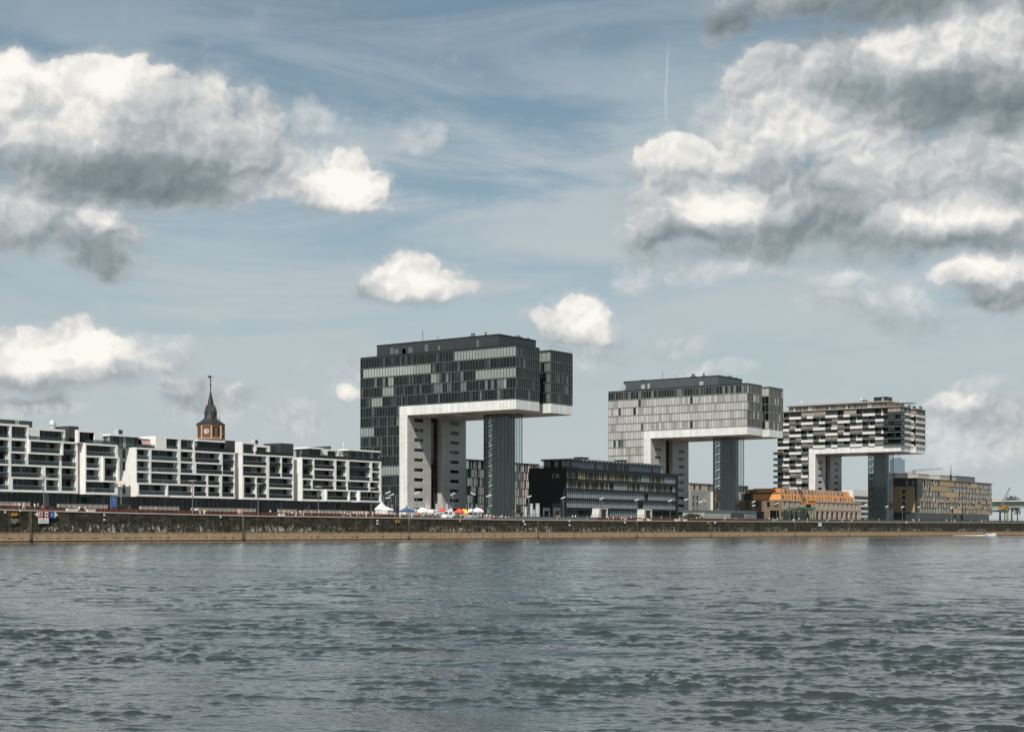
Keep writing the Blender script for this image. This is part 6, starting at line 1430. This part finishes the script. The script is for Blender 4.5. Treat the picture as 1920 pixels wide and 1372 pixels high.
def van(label, px0, px1, Y, body, h=2.3):
    a, b = X_at(px0, Y), X_at(px1, Y); x = (a+b)/2; L = b-a; g = zq(x); root = thing('van', label, 'van', (x, Y, g)); W = .95
    P = [(0,.35),(0,1.15),(.06,1.25),(.20,1.4),(.30,h-.1),(.34,h),(.97,h),(1,h-.15),(1,.35)]
    pr = [(a+u*L, g+v) for u, v in P]; mb = MB(); mb.face([(u,Y-W,v) for u, v in pr]); mb.face([(u,Y+W,v) for u, v in reversed(pr)])
    for k in range(len(pr)): p, q = pr[k], pr[(k+1) % len(pr)]; mb.face([(p[0],Y-W,p[1]),(p[0],Y+W,p[1]),(q[0],Y+W,q[1]),(q[0],Y-W,q[1])])
    mb.build('body', body, root)
    mb = MB(); mb.face([(a+.20*L-.01,Y-W+.1,g+1.45),(a+.20*L-.01,Y+W-.1,g+1.45),(a+.30*L-.03,Y+W-.2,g+h-.15),(a+.30*L-.03,Y-W+.2,g+h-.15)]); mb.build('windscreen', GLASS[0], root)
    for u0, u1 in ((.26,.42),(.46,.68)): mb = MB(); mb.face([(a+u0*L+.12*L*(u0 < .3),Y-W-.01,g+h-.2) if False else (a+u0*L,Y-W-.012,g+1.4),(a+u1*L,Y-W-.012,g+1.4),(a+u1*L,Y-W-.012,g+h-.25),(a+(u0+.05)*L,Y-W-.012,g+h-.25)]); mb.build('window', GLASS[0], root)
    for u in (.17, .82): mb = MB(); wheel(mb, (a+u*L,Y-W+.06,g+.34), .34, .24); wheel(mb, (a+u*L,Y-W-.07,g+.34), .18, .03, 1); mb.build('wheel', [BLACK, ALU], root)
    mb = MB(); mb.box(a-.03,a,Y-W+.1,Y-W+.4,g+.75,g+.95); mb.box(a-.03,a,Y+W-.4,Y+W-.1,g+.75,g+.95); mb.build('headlight', WP, root)
van('white van with dark windows parked among the market tents', 832.5, 848, 295, mat('white_car_paint', (.70,.71,.71), .25, .03))
van('silver grey van parked below the larger white market tent', 879, 894, 295.5, mat('silver_car_paint', (.30,.31,.32), .3, .05))
def flag(label, px, top, m, Y=300, banner=True, group='flags at the market'):
    x = X_at(px, Y); g = zt(x); z = Z_at(px, top, Y); root = thing('banner_flag', label, 'flag', (x, Y, g), group); mb = MB(); mb.lathe((x,Y,g), [(.2,0),(.05,.1),(.03,z-g)], 6); mb.build('pole', STEEL, root)
    mb = MB(); n = 6; w = .9 if banner else 1.4; h = (z-g)*.72 if banner else 1.6
    for k in range(n):
        f0, f1 = k/n, (k+1)/n; o = lambda f: .12*math.sin(f*5); mb.face([(x+.04,Y+o(f0),z-h*f1),(x+w*(.75+.25*math.sin(f1*3)),Y+o(f1)+.1,z-h*f1),(x+w*(.75+.25*math.sin(f0*3)),Y+o(f0)+.1,z-h*f0),(x+.04,Y+o(f0),z-h*f0)])
    mb.build('cloth', m, root)
flag('tall cream banner flag left of the red stairwell, leftmost of two', 798, 934, CREAM); flag('tall cream banner flag left of the red stairwell, rightmost of two', 802.5, 932, mat('pale_pink_cloth', (.62,.54,.48), .8))
flag('small white pennant flag right of the marquee', 733.5, 944, WCAN); flag('small white pennant flag behind the dark blue canopy', 764, 944.5, WCAN); flag('red pennant flag at the right end of the market', 903, 951.5, REDC, banner=False); flag('green and white pennant flag at the stair shaft foot', 914, 952.5, mat('green_cloth', (.12,.30,.24), .8), banner=False); flag('small white pennant flag behind the white van', 843.5, 948, WCAN)
def info_banner():
    Y = 311; px = 213; x = X_at(px, Y); g = zt(x); z1 = Z_at(px, 931.5, Y); root = thing('blue_banner', 'upright blue banner with pale shapes beside the passage of the white houses', 'banner', (x, Y, g))
    mb = MB(); mb.box(x-.85,x+.85,Y,Y+.06,g+.3,z1); mb.build('cloth', mat('blue_banner_cloth', (.03,.085,.27), .7, .1), root); mb = MB()
    for k, (u, v, w, h) in enumerate(((-.3,.78,.5,.3),(.1,.62,.5,.35),(-.35,.45,.45,.3),(.05,.3,.4,.25))): mb.box(x+u,x+u+w,Y-.03,Y-.004,g+(z1-g)*v,g+(z1-g)*v+h)
    mb.build('pale_shapes', mat('pale_blue_print', (.22,.36,.55), .7), root); mb = MB(); mb.bar((x-.9,Y+.03,g),(x-.9,Y+.03,z1),.06); mb.bar((x+.9,Y+.03,g),(x+.9,Y+.03,z1),.06); mb.build('posts', STEEL, root)
info_banner()
def parasol():
    Y = 309; px = 227; x = X_at(px, Y); root = thing('parasol', 'beige parasol open at the corner of the widest white house', 'umbrella', (x, Y, zt(x)))
    z = Z_at(px, 901.5, Y); mb = MB(); mb.bar((x,Y,zt(x)),(x,Y,z),.08); mb.build('pole', STEEL, root); mb = MB(); mb.lathe((x,Y,z-.7), [(1.6,0),(.8,.45),(.04,.75)], 8, cap=False); mb.build('canopy', mat('beige_canvas', (.50,.42,.33), .8), root)
parasol()
# ------------------------------------------------------------------ people
PM = {}
def skin_mesh(name, pts, edges, rad):
    me = bpy.data.meshes.new(name+'_rig'); me.from_pydata(pts, edges, []); o = bpy.data.objects.new(name+'_rig', me); col.objects.link(o)
    m = o.modifiers.new('skin', 'SKIN'); s = o.modifiers.new('sub', 'SUBSURF'); s.levels = 1; s.render_levels = 1
    for v, r in zip(me.skin_vertices[0].data, rad): v.radius = r
    me.skin_vertices[0].data[0].use_root = True
    dg = bpy.context.evaluated_depsgraph_get(); dg.update(); out = bpy.data.meshes.new_from_object(o.evaluated_get(dg)); bpy.data.objects.remove(o); out.name = name
    return out
def person_mesh(pose):
    # joints: pelvis, chest, neck, head, crown, shoulders, elbows, wrists, hands, hips, knees, ankles, toes (metres, facing -Y)
    J = dict(pel=(0,0,.95), wai=(0,0,1.10), che=(0,0,1.32), nec=(0,0,1.49), hea=(0,-.02,1.62), cro=(0,-.01,1.72))
    for s, q in ((-1,'l'),(1,'r')):
        J['sh'+q] = (s*.17,0,1.42); J['el'+q] = (s*.24,.02,1.14); J['wr'+q] = (s*.25,-.06,.90); J['ha'+q] = (s*.25,-.09,.81)
        J['hi'+q] = (s*.10,0,.90); J['kn'+q] = (s*.105,-.02,.50); J['an'+q] = (s*.11,.02,.09); J['to'+q] = (s*.12,-.14,.04)
    if pose == 'walk':
        J['knl'] = (-.10,-.22,.52); J['anl'] = (-.10,-.30,.12); J['tol'] = (-.10,-.46,.08); J['knr'] = (.10,.10,.49); J['anr'] = (.10,.38,.16); J['tor'] = (.10,.30,.04)
        J['ell'] = (-.24,.16,1.16); J['wrl'] = (-.23,.20,.92); J['hal'] = (-.22,.20,.84); J['elr'] = (.24,-.10,1.15); J['wrr'] = (.22,-.28,1.0); J['har'] = (.21,-.35,.96)
    if pose == 'sit':
        for k in J: J[k] = (J[k][0], J[k][1], J[k][2]-.44)
        for s, q in ((-1,'l'),(1,'r')):
            J['hi'+q] = (s*.11,-.06,.46); J['kn'+q] = (s*.13,-.45,.47); J['an'+q] = (s*.13,-.46,.08); J['to'+q] = (s*.14,-.62,.04); J['el'+q] = (s*.25,-.10,.74); J['wr'+q] = (s*.16,-.32,.60); J['ha'+q] = (s*.13,-.40,.56)
    if pose == 'wave':
        J['elr'] = (.36,-.05,1.40); J['wrr'] = (.34,-.14,1.62); J['har'] = (.33,-.17,1.70)
    order = list(J); ix = {k: i for i, k in enumerate(order)}
    E = [('pel','wai'),('wai','che'),('che','nec'),('nec','hea'),('hea','cro')]
    for q in 'lr': E += [('che','sh'+q),('sh'+q,'el'+q),('el'+q,'wr'+q),('wr'+q,'ha'+q),('pel','hi'+q),('hi'+q,'kn'+q),('kn'+q,'an'+q),('an'+q,'to'+q)]
    rr = dict(pel=(.155,.115), wai=(.14,.10), che=(.165,.115), nec=(.06,.06), hea=(.088,.105), cro=(.06,.07), sh=(.075,.075), el=(.048,.048), wr=(.036,.036), ha=(.042,.03), hi=(.10,.10), kn=(.066,.066), an=(.046,.046), to=(.045,.038))
    rad = [rr[k] if k in rr else rr[k[:2]] for k in order]
    me = skin_mesh('person_'+pose, [J[k] for k in order], [(ix[a], ix[b]) for a, b in E], rad)
    P = {k: Vector(v) for k, v in J.items()}
    def near(c):
        best, bk = 1e9, None
        for a, b in E:
            A, B = P[a], P[b]; t = max(0, min(1, (c-A).dot(B-A)/max(1e-9, (B-A).length_squared))); d = (c-(A+(B-A)*t)).length
            if d < best: best, bk = d, (a, b, t)
        return bk
    for nm in ('top','trousers','skin','hair','shoes'): me.materials.append(None)
    idx = []
    for p in me.polygons:
        a, b, t = near(p.center)
        if b in ('hea','cro'):
            hz = P['hea']; m = 3 if (p.center.z > hz.z+.05 or p.center.y > hz.y+.045) else 2
        elif b == 'nec': m = 0 if t < .6 else 2
        elif b[:2] == 'el' or b[:2] == 'sh' : m = 0 if (b[:2] == 'sh' or t < .75) else 2
        elif b[:2] in ('wr','ha'): m = 2
        elif b[:2] in ('hi','kn','an'): m = 1
        elif b[:2] == 'to': m = 4
        else: m = 1 if (a == 'pel' and t < .35) else 0
        idx.append(m)
    me.polygons.foreach_set('material_index', idx); me.polygons.foreach_set('use_smooth', [True]*len(idx))
    return me
for p in ('stand','walk','sit','wave'): PM[p] = person_mesh(p)
TOPS = {'white': (.72,.72,.70), 'black': (.02,.02,.022), 'pink': (.62,.28,.26), 'red': (.45,.05,.04), 'orange': (.60,.22,.07), 'blue': (.06,.12,.30), 'pale blue': (.35,.45,.55), 'grey': (.22,.22,.22), 'beige': (.50,.42,.33), 'green': (.09,.17,.08), 'yellow': (.62,.48,.12)}
BOTS = {'dark trousers': (.025,.025,.03), 'blue jeans': (.06,.09,.16), 'beige trousers': (.36,.30,.22), 'white shorts': (.62,.61,.58), 'grey trousers': (.14,.14,.14)}
SKINS = [(.50,.31,.22), (.42,.25,.17), (.24,.13,.085)]; HAIRS = [(.03,.02,.015), (.12,.07,.035), (.30,.22,.12), (.25,.24,.23)]
USED = set(); SEEN = {}; COUNT = {}
def person(px, pose, top, bot, where, Y=None, seat=0.0, rz=None, up=False):
    rs = random.Random(int(px*100)+len(top)); Y = Y or (YQ+1.8+rs.uniform(0,1.5))
    x = X_at(px, Y); z = (zt(x) if up else zq(x))+seat
    ps = {'stand': 'standing', 'walk': 'walking', 'sit': 'sitting', 'wave': 'waving'}[pose]
    base = f"person in {top} top and {bot} {ps} {where}"; n = COUNT[(pose,top,bot,where)]; i = SEEN.get(base, 0); SEEN[base] = i+1
    lab = base if n == 1 else base+(', left one', ', right one')[i] if n == 2 else base+', '+('leftmost', 'second', 'third', 'fourth')[i]
    assert lab not in USED and len(lab.split()) <= 16, lab
    USED.add(lab)
    o = bpy.data.objects.new('person', PM[pose]); col.objects.link(o); o.location = (x, Y, z)
    o.rotation_euler = (0, 0, rz if rz is not None else rs.choice((R(-60), R(10), R(70), R(90), R(-90), R(180)))); k = rs.uniform(.93,1.06); o.scale = (k,k,k)
    for i, (nm, c) in enumerate((('top_'+top, TOPS[top]), ('trousers_'+bot, BOTS[bot]), ('skin', SKINS[rs.choice((0,0,0,1,1,2))]), ('hair', rs.choice(HAIRS)), ('shoes', (.04,.035,.03)))):
        s = o.material_slots[i]; s.link = 'OBJECT'; key = nm.replace(' ', '_')+('' if i in (0,1,4) else '_%d' % int(c[0]*1000)); s.material = mat(key, c, .8, .08, 6)
    tag(o, lab, 'person', 'people on the quay')
people = [
 (36,'walk','white','grey trousers','left of the navigation signs'),(44.5,'walk','beige','white shorts','just left of the navigation signs'),(29,'stand','pink','dark trousers','above the orange wall marking'),(65,'stand','white','blue jeans','above the left triangle board'),(71.5,'stand','pale blue','dark trousers','beside the leftmost street lamp'),(79,'sit','orange','dark trousers','under the leftmost street lamp'),
 (142,'sit','grey','blue jeans','between two white seat blocks'),(148.5,'sit','white','white shorts','between two white seat blocks'),(160,'sit','pink','dark trousers','beside the right white seat block'),(243.5,'stand','black','dark trousers','at the side passage of the white houses'),(291.5,'walk','pink','dark trousers','below the widest white house'),(367,'stand','white','dark trousers','right of the second street lamp'),(371.5,'stand','pale blue','dark trousers','right of the second street lamp'),(375,'walk','black','white shorts','right of the second street lamp'),(383.5,'sit','yellow','white shorts','below the clock tower side'),
 (446.5,'stand','pink','beige trousers','above the rusty wall streak'),(449.5,'wave','beige','white shorts','above the rusty wall streak'),(454,'stand','orange','beige trousers','above the rusty wall streak'),(507,'stand','white','dark trousers','below the corner frame house'),(531.5,'stand','beige','white shorts','at the short parapet'),(534.5,'stand','yellow','dark trousers','at the short parapet'),(541,'stand','pink','grey trousers','at the short parapet'),(547,'sit','white','dark trousers','in the group at the seat block'),(551,'sit','red','dark trousers','in the group at the seat block'),(556,'sit','grey','white shorts','right in the seated group'),(561.5,'stand','white','blue jeans','right of the seated group'),(564.5,'stand','beige','beige trousers','right of the seated group'),(569,'stand','orange','white shorts','right of the seated group'),(584.5,'walk','pink','grey trousers','left of the fourth street lamp'),(598.5,'walk','pink','dark trousers','right of the fourth street lamp'),(617,'stand','pale blue','dark trousers','halfway between fourth and fifth lamps'),(638.5,'stand','beige','dark trousers','left of the fifth street lamp'),(645.5,'stand','white','grey trousers','left of the fifth street lamp'),(641,'sit','red','beige trousers','left of the fifth street lamp'),
 (651,'sit','beige','dark trousers','left of the fifth street lamp'),(656,'sit','pink','white shorts','left of the fifth street lamp'),(663.5,'walk','white','dark trousers','left of the fifth street lamp'),(669,'stand','pink','beige trousers','left of the fifth street lamp'),(674,'stand','beige','grey trousers','left of the fifth street lamp'),(678.5,'stand','white','blue jeans','left of the fifth street lamp'),(682,'sit','blue','dark trousers','left of the fifth street lamp'),(686.5,'stand','white','white shorts','next to the fifth street lamp'),(689.5,'walk','pink','dark trousers','next to the fifth street lamp'),(692,'stand','red','dark trousers','next to the fifth street lamp'),(699,'stand','beige','beige trousers','below the pale grey marquee'),(704.5,'stand','white','dark trousers','below the pale grey marquee'),(709,'stand','grey','blue jeans','below the pale grey marquee'),
 (740,'stand','white','grey trousers','between tents'),(744,'stand','black','dark trousers','between tents'),(750,'stand','white','white shorts','under the blue canopy'),(753.5,'walk','pink','blue jeans','under the blue canopy'),(757,'stand','white','dark trousers','under the blue canopy'),(762,'stand','grey','dark trousers','under the blue canopy'),(767,'stand','blue','beige trousers','under the blue canopy'),(772,'stand','pale blue','white shorts','under the blue canopy'),(776,'walk','white','blue jeans','under the blue canopy'),(782,'stand','orange','dark trousers','at the white domed tent'),(786,'stand','red','dark trousers','at the white domed tent'),(790,'stand','orange','beige trousers','at the white domed tent'),(794,'sit','beige','dark trousers','at the white domed tent'),(799,'walk','black','dark trousers','at the white domed tent'),(806,'stand','grey','dark trousers','in front of the cream trailer'),(811,'walk','black','grey trousers','in front of the cream trailer'),(816,'stand','white','dark trousers','in front of the cream trailer'),(821,'stand','blue','blue jeans','in front of the cream trailer'),(826,'stand','black','beige trousers','in front of the cream trailer'),
 (852,'stand','white','dark trousers','beside the white van'),(855,'walk','grey','dark trousers','beside the white van'),(860,'stand','black','dark trousers','under the red umbrella'),(864,'stand','white','grey trousers','under the red umbrella'),(868,'stand','orange','dark trousers','under the yellow umbrella'),(872,'walk','white','white shorts','under the yellow umbrella'),(898,'stand','black','dark trousers','under the larger white tent'),(902,'stand','beige','blue jeans','under the larger white tent'),(909,'stand','beige','beige trousers','at the red pennant flag'),(912.5,'stand','white','beige trousers','at the green pennant flag'),(918,'walk','yellow','white shorts','at the stair shaft foot'),(926,'sit','orange','dark trousers','at the stair shaft foot'),(931,'sit','red','dark trousers','at the stair shaft foot'),(937,'sit','white','dark trousers','at the stair shaft foot'),(941,'stand','white','grey trousers','at the stair shaft foot'),(948,'sit','white','blue jeans','at the stair shaft foot'),(954,'sit','beige','dark trousers','at the stair shaft foot'),(972,'stand','grey','dark trousers','left of the vent cylinders'),
 (1044.5,'walk','beige','beige trousers','before the blank black wall'),(1048.5,'walk','pink','dark trousers','before the blank black wall'),(1073.5,'walk','white','dark trousers','right of the sturdy mast lamp'),(1079,'walk','white','dark trousers','right of the sturdy mast lamp'),(1101,'walk','green','beige trousers','left of the left concrete gateway'),(1108.5,'walk','white','dark trousers','left of the left concrete gateway'),(1137.5,'stand','white','dark trousers','at the left concrete gateway'),(1140.5,'walk','pink','beige trousers','at the left concrete gateway'),(1150,'sit','pink','dark trousers','in the row before the black office'),(1156,'sit','red','dark trousers','in the row before the black office'),(1165,'sit','white','dark trousers','in the row before the black office'),(1169.5,'sit','pink','beige trousers','in the row before the black office'),(1174,'walk','red','white shorts','in the row before the black office'),(1183.5,'stand','white','dark trousers','in the row before the black office'),(1207.5,'stand','pink','beige trousers','at the right concrete gateway'),(1212.5,'sit','white','white shorts','at the right concrete gateway'),(1205,'sit','yellow','beige trousers','at the right concrete gateway'),(1240,'stand','pink','grey trousers','right of the right concrete gateway'),(1274,'sit','pink','white shorts','between seat blocks by the shrubs'),(1278,'sit','beige','beige trousers','between seat blocks by the shrubs'),(1306.5,'stand','white','dark trousers','at the shrubs'),
 (1359,'stand','white','white shorts','before the pale pavilion'),(1380,'stand','orange','dark trousers','before the pale pavilion'),(1442.5,'stand','white','dark trousers','before the dark warehouse end'),(1449,'stand','white','white shorts','before the dark warehouse end'),(1453,'sit','beige','white shorts','before the dark warehouse end'),(1457.5,'stand','white','beige trousers','before the dark warehouse end'),(1464,'walk','grey','grey trousers','before the warehouse arcade'),(1488,'sit','white','white shorts','left of the yellow green crane'),(1498,'walk','white','dark trousers','left of the yellow green crane'),(1514,'stand','white','white shorts','under the yellow green crane'),(1552,'sit','white','white shorts','before the warehouse arcade'),(1562,'stand','beige','dark trousers','before the warehouse arcade'),(1579,'walk','white','white shorts','at the right of the arcade'),(1597,'sit','beige','white shorts','at the right of the arcade'),(1622.5,'walk','white','dark trousers','right of the warehouse'),(1648,'stand','white','grey trousers','before the chequered tower shaft'),
 (1711.5,'walk','white','dark trousers','at the shuttered block corner'),(1713.5,'walk','pale blue','white shorts','at the shuttered block corner'),(1723.5,'stand','white','dark trousers','at the shuttered block corner'),(1774.5,'walk','white','beige trousers','before the shuttered block'),(1784,'sit','pink','dark trousers','before the shuttered block'),(1790,'walk','white','white shorts','before the shuttered block'),(1820,'stand','pale blue','dark trousers','at the right of the shuttered block'),(1836,'stand','pink','dark trousers','at the right of the shuttered block'),(1841,'walk','pink','white shorts','at the right of the shuttered block'),(1848,'stand','white','grey trousers','at the right of the shuttered block'),(1891,'stand','white','dark trousers','under the bridge')]
for q in people: COUNT[q[1:5]] = COUNT.get(q[1:5], 0)+1
for q in people:
    px, pose, top, bot, where = q; market = 740 <= px <= 955 and pose != 'sit'
    person(px, pose, top, bot, where, Y=(YQ+3.5+(int(px*7) % 10)*.55) if market else None, seat=.0)
# benches for the seated rows are the quay kerb itself; chairs and tables of the market café
def cafe_table(px, Y, label):
    x = X_at(px, Y); g = zq(x); root = thing('cafe_table', label, 'table', (x, Y, g), 'café tables at the stair shaft'); mb = MB(); mb.lathe((x,Y,g), [(.3,0),(.3,.05),(.05,.07),(.05,.72)], 8); mb.build('leg', BLACK, root); mb = MB(); mb.lathe((x,Y,g+.72), [(.55,0),(.55,.05)], 14); mb.build('tabletop', mat('red_brown_wood', (.26,.09,.05), .6), root)
for k, (px, l) in enumerate(((928.5,'red brown café table leftmost at the stair shaft foot'),(934,'red brown café table second from left at the stair shaft foot'),(944,'red brown café table third from left at the stair shaft foot'),(951,'red brown café table rightmost at the stair shaft foot'))): cafe_table(px, YQ+2.6, l)
# ------------------------------------------------------------------ motor boat with its wake
def boat():
    d = 800; px = 1857; r = (px-960)/FPX; X, Y = d*(CA+r*SA), d*(SA-r*CA); root = thing('motor_boat', 'small white motor boat speeding past the far end of the quay wall', 'boat', (X, Y, 0)); ROOTLOC[root.name] = Vector((X,Y,0))
    u = Vector((SA,-CA,0)).normalized(); v = Vector((CA,SA,0)); up = Vector((0,0,1)); O = Vector((X,Y,0))
    W3 = lambda a, b, c: O+u*a+v*b+up*c
    secs = [(-3.0,.95,.1,.85),(-1.5,1.05,.1,.9),(.3,1.0,.15,1.0),(1.9,.7,.3,1.2),(3.0,.06,.75,1.4)]
    mb = MB(); prev = None
    for (a, w, z0, z1) in secs:
        ring = [W3(a,-w,z1),W3(a,-w*.8,z0+.1),W3(a,0,z0-.2),W3(a,w*.8,z0+.1),W3(a,w,z1)]
        if prev:
            for k in range(4): mb.face([prev[k],ring[k],ring[k+1],prev[k+1]])
            mb.face([prev[0],prev[4],ring[4],ring[0]])
        else: mb.face(ring)
        prev = ring
    mb.build('hull', mat('white_gelcoat', (.75,.75,.74), .3, .03), root)
    mb = MB(); mb.face([W3(.6,-.7,1.0),W3(.6,.7,1.0),W3(.1,.55,1.6),W3(.1,-.55,1.6)]); mb.face([W3(.62,.7,1.0),W3(.62,-.7,1.0),W3(.12,-.55,1.6),W3(.12,.55,1.6)]); mb.build('windscreen', GLASS[2], root)
    mb = MB(); mb.bar(W3(-3.2,0,.1), W3(-3.2,0,1.2), .45); mb.bar(W3(-3.1,0,1.2), W3(-3.5,0,1.25), .5); mb.build('outboard_motor', BLACK, root)
    FO = mat('white_foam', (.72,.73,.72), .9, .15, 3)
    rs = random.Random(9); mb = MB()
    for k in range(240):
        a = -3-abs(rs.gauss(0, 6.5)); sp = .5+abs(a+3)*.12; b = rs.uniform(-sp, sp); s = rs.uniform(.15,.5); c = W3(a, b, .02+rs.uniform(0,.25)*math.exp((a+3)/4)); mb.lathe((c.x,c.y,c.z-.1), [(s,0),(s*.8,.12),(.05,.2)], 6)
    for k in range(60): a = rs.uniform(-2, 2.6); sgn = rs.choice((-1,1)); c = W3(a, sgn*(1.1+rs.uniform(0,.6)), rs.uniform(0,.3)); s = rs.uniform(.1,.35); mb.lathe((c.x,c.y,c.z-.1), [(s,0),(s*.8,.12),(.05,.2)], 6)
    o = mb.build('wake_foam', FO); o['kind'] = 'stuff'
    me = PM['sit']; p = bpy.data.objects.new('person', me); col.objects.link(p); c = W3(-.7,0,.62); p.location = c; p.rotation_euler = (0,0,math.atan2(u.y,u.x)+R(90))
    for i, (nm, cc) in enumerate((('top_black', TOPS['black']),('trousers_dark_trousers', BOTS['dark trousers']),('skin_500', SKINS[0]),('hair_30', HAIRS[0]),('shoes', (.04,.035,.03)))): p.material_slots[i].link = 'OBJECT'; p.material_slots[i].material = mat(nm, cc, .8, .08, 6)
    tag(p, 'person in dark clothes sitting at the wheel of the white motor boat', 'person')
boat()
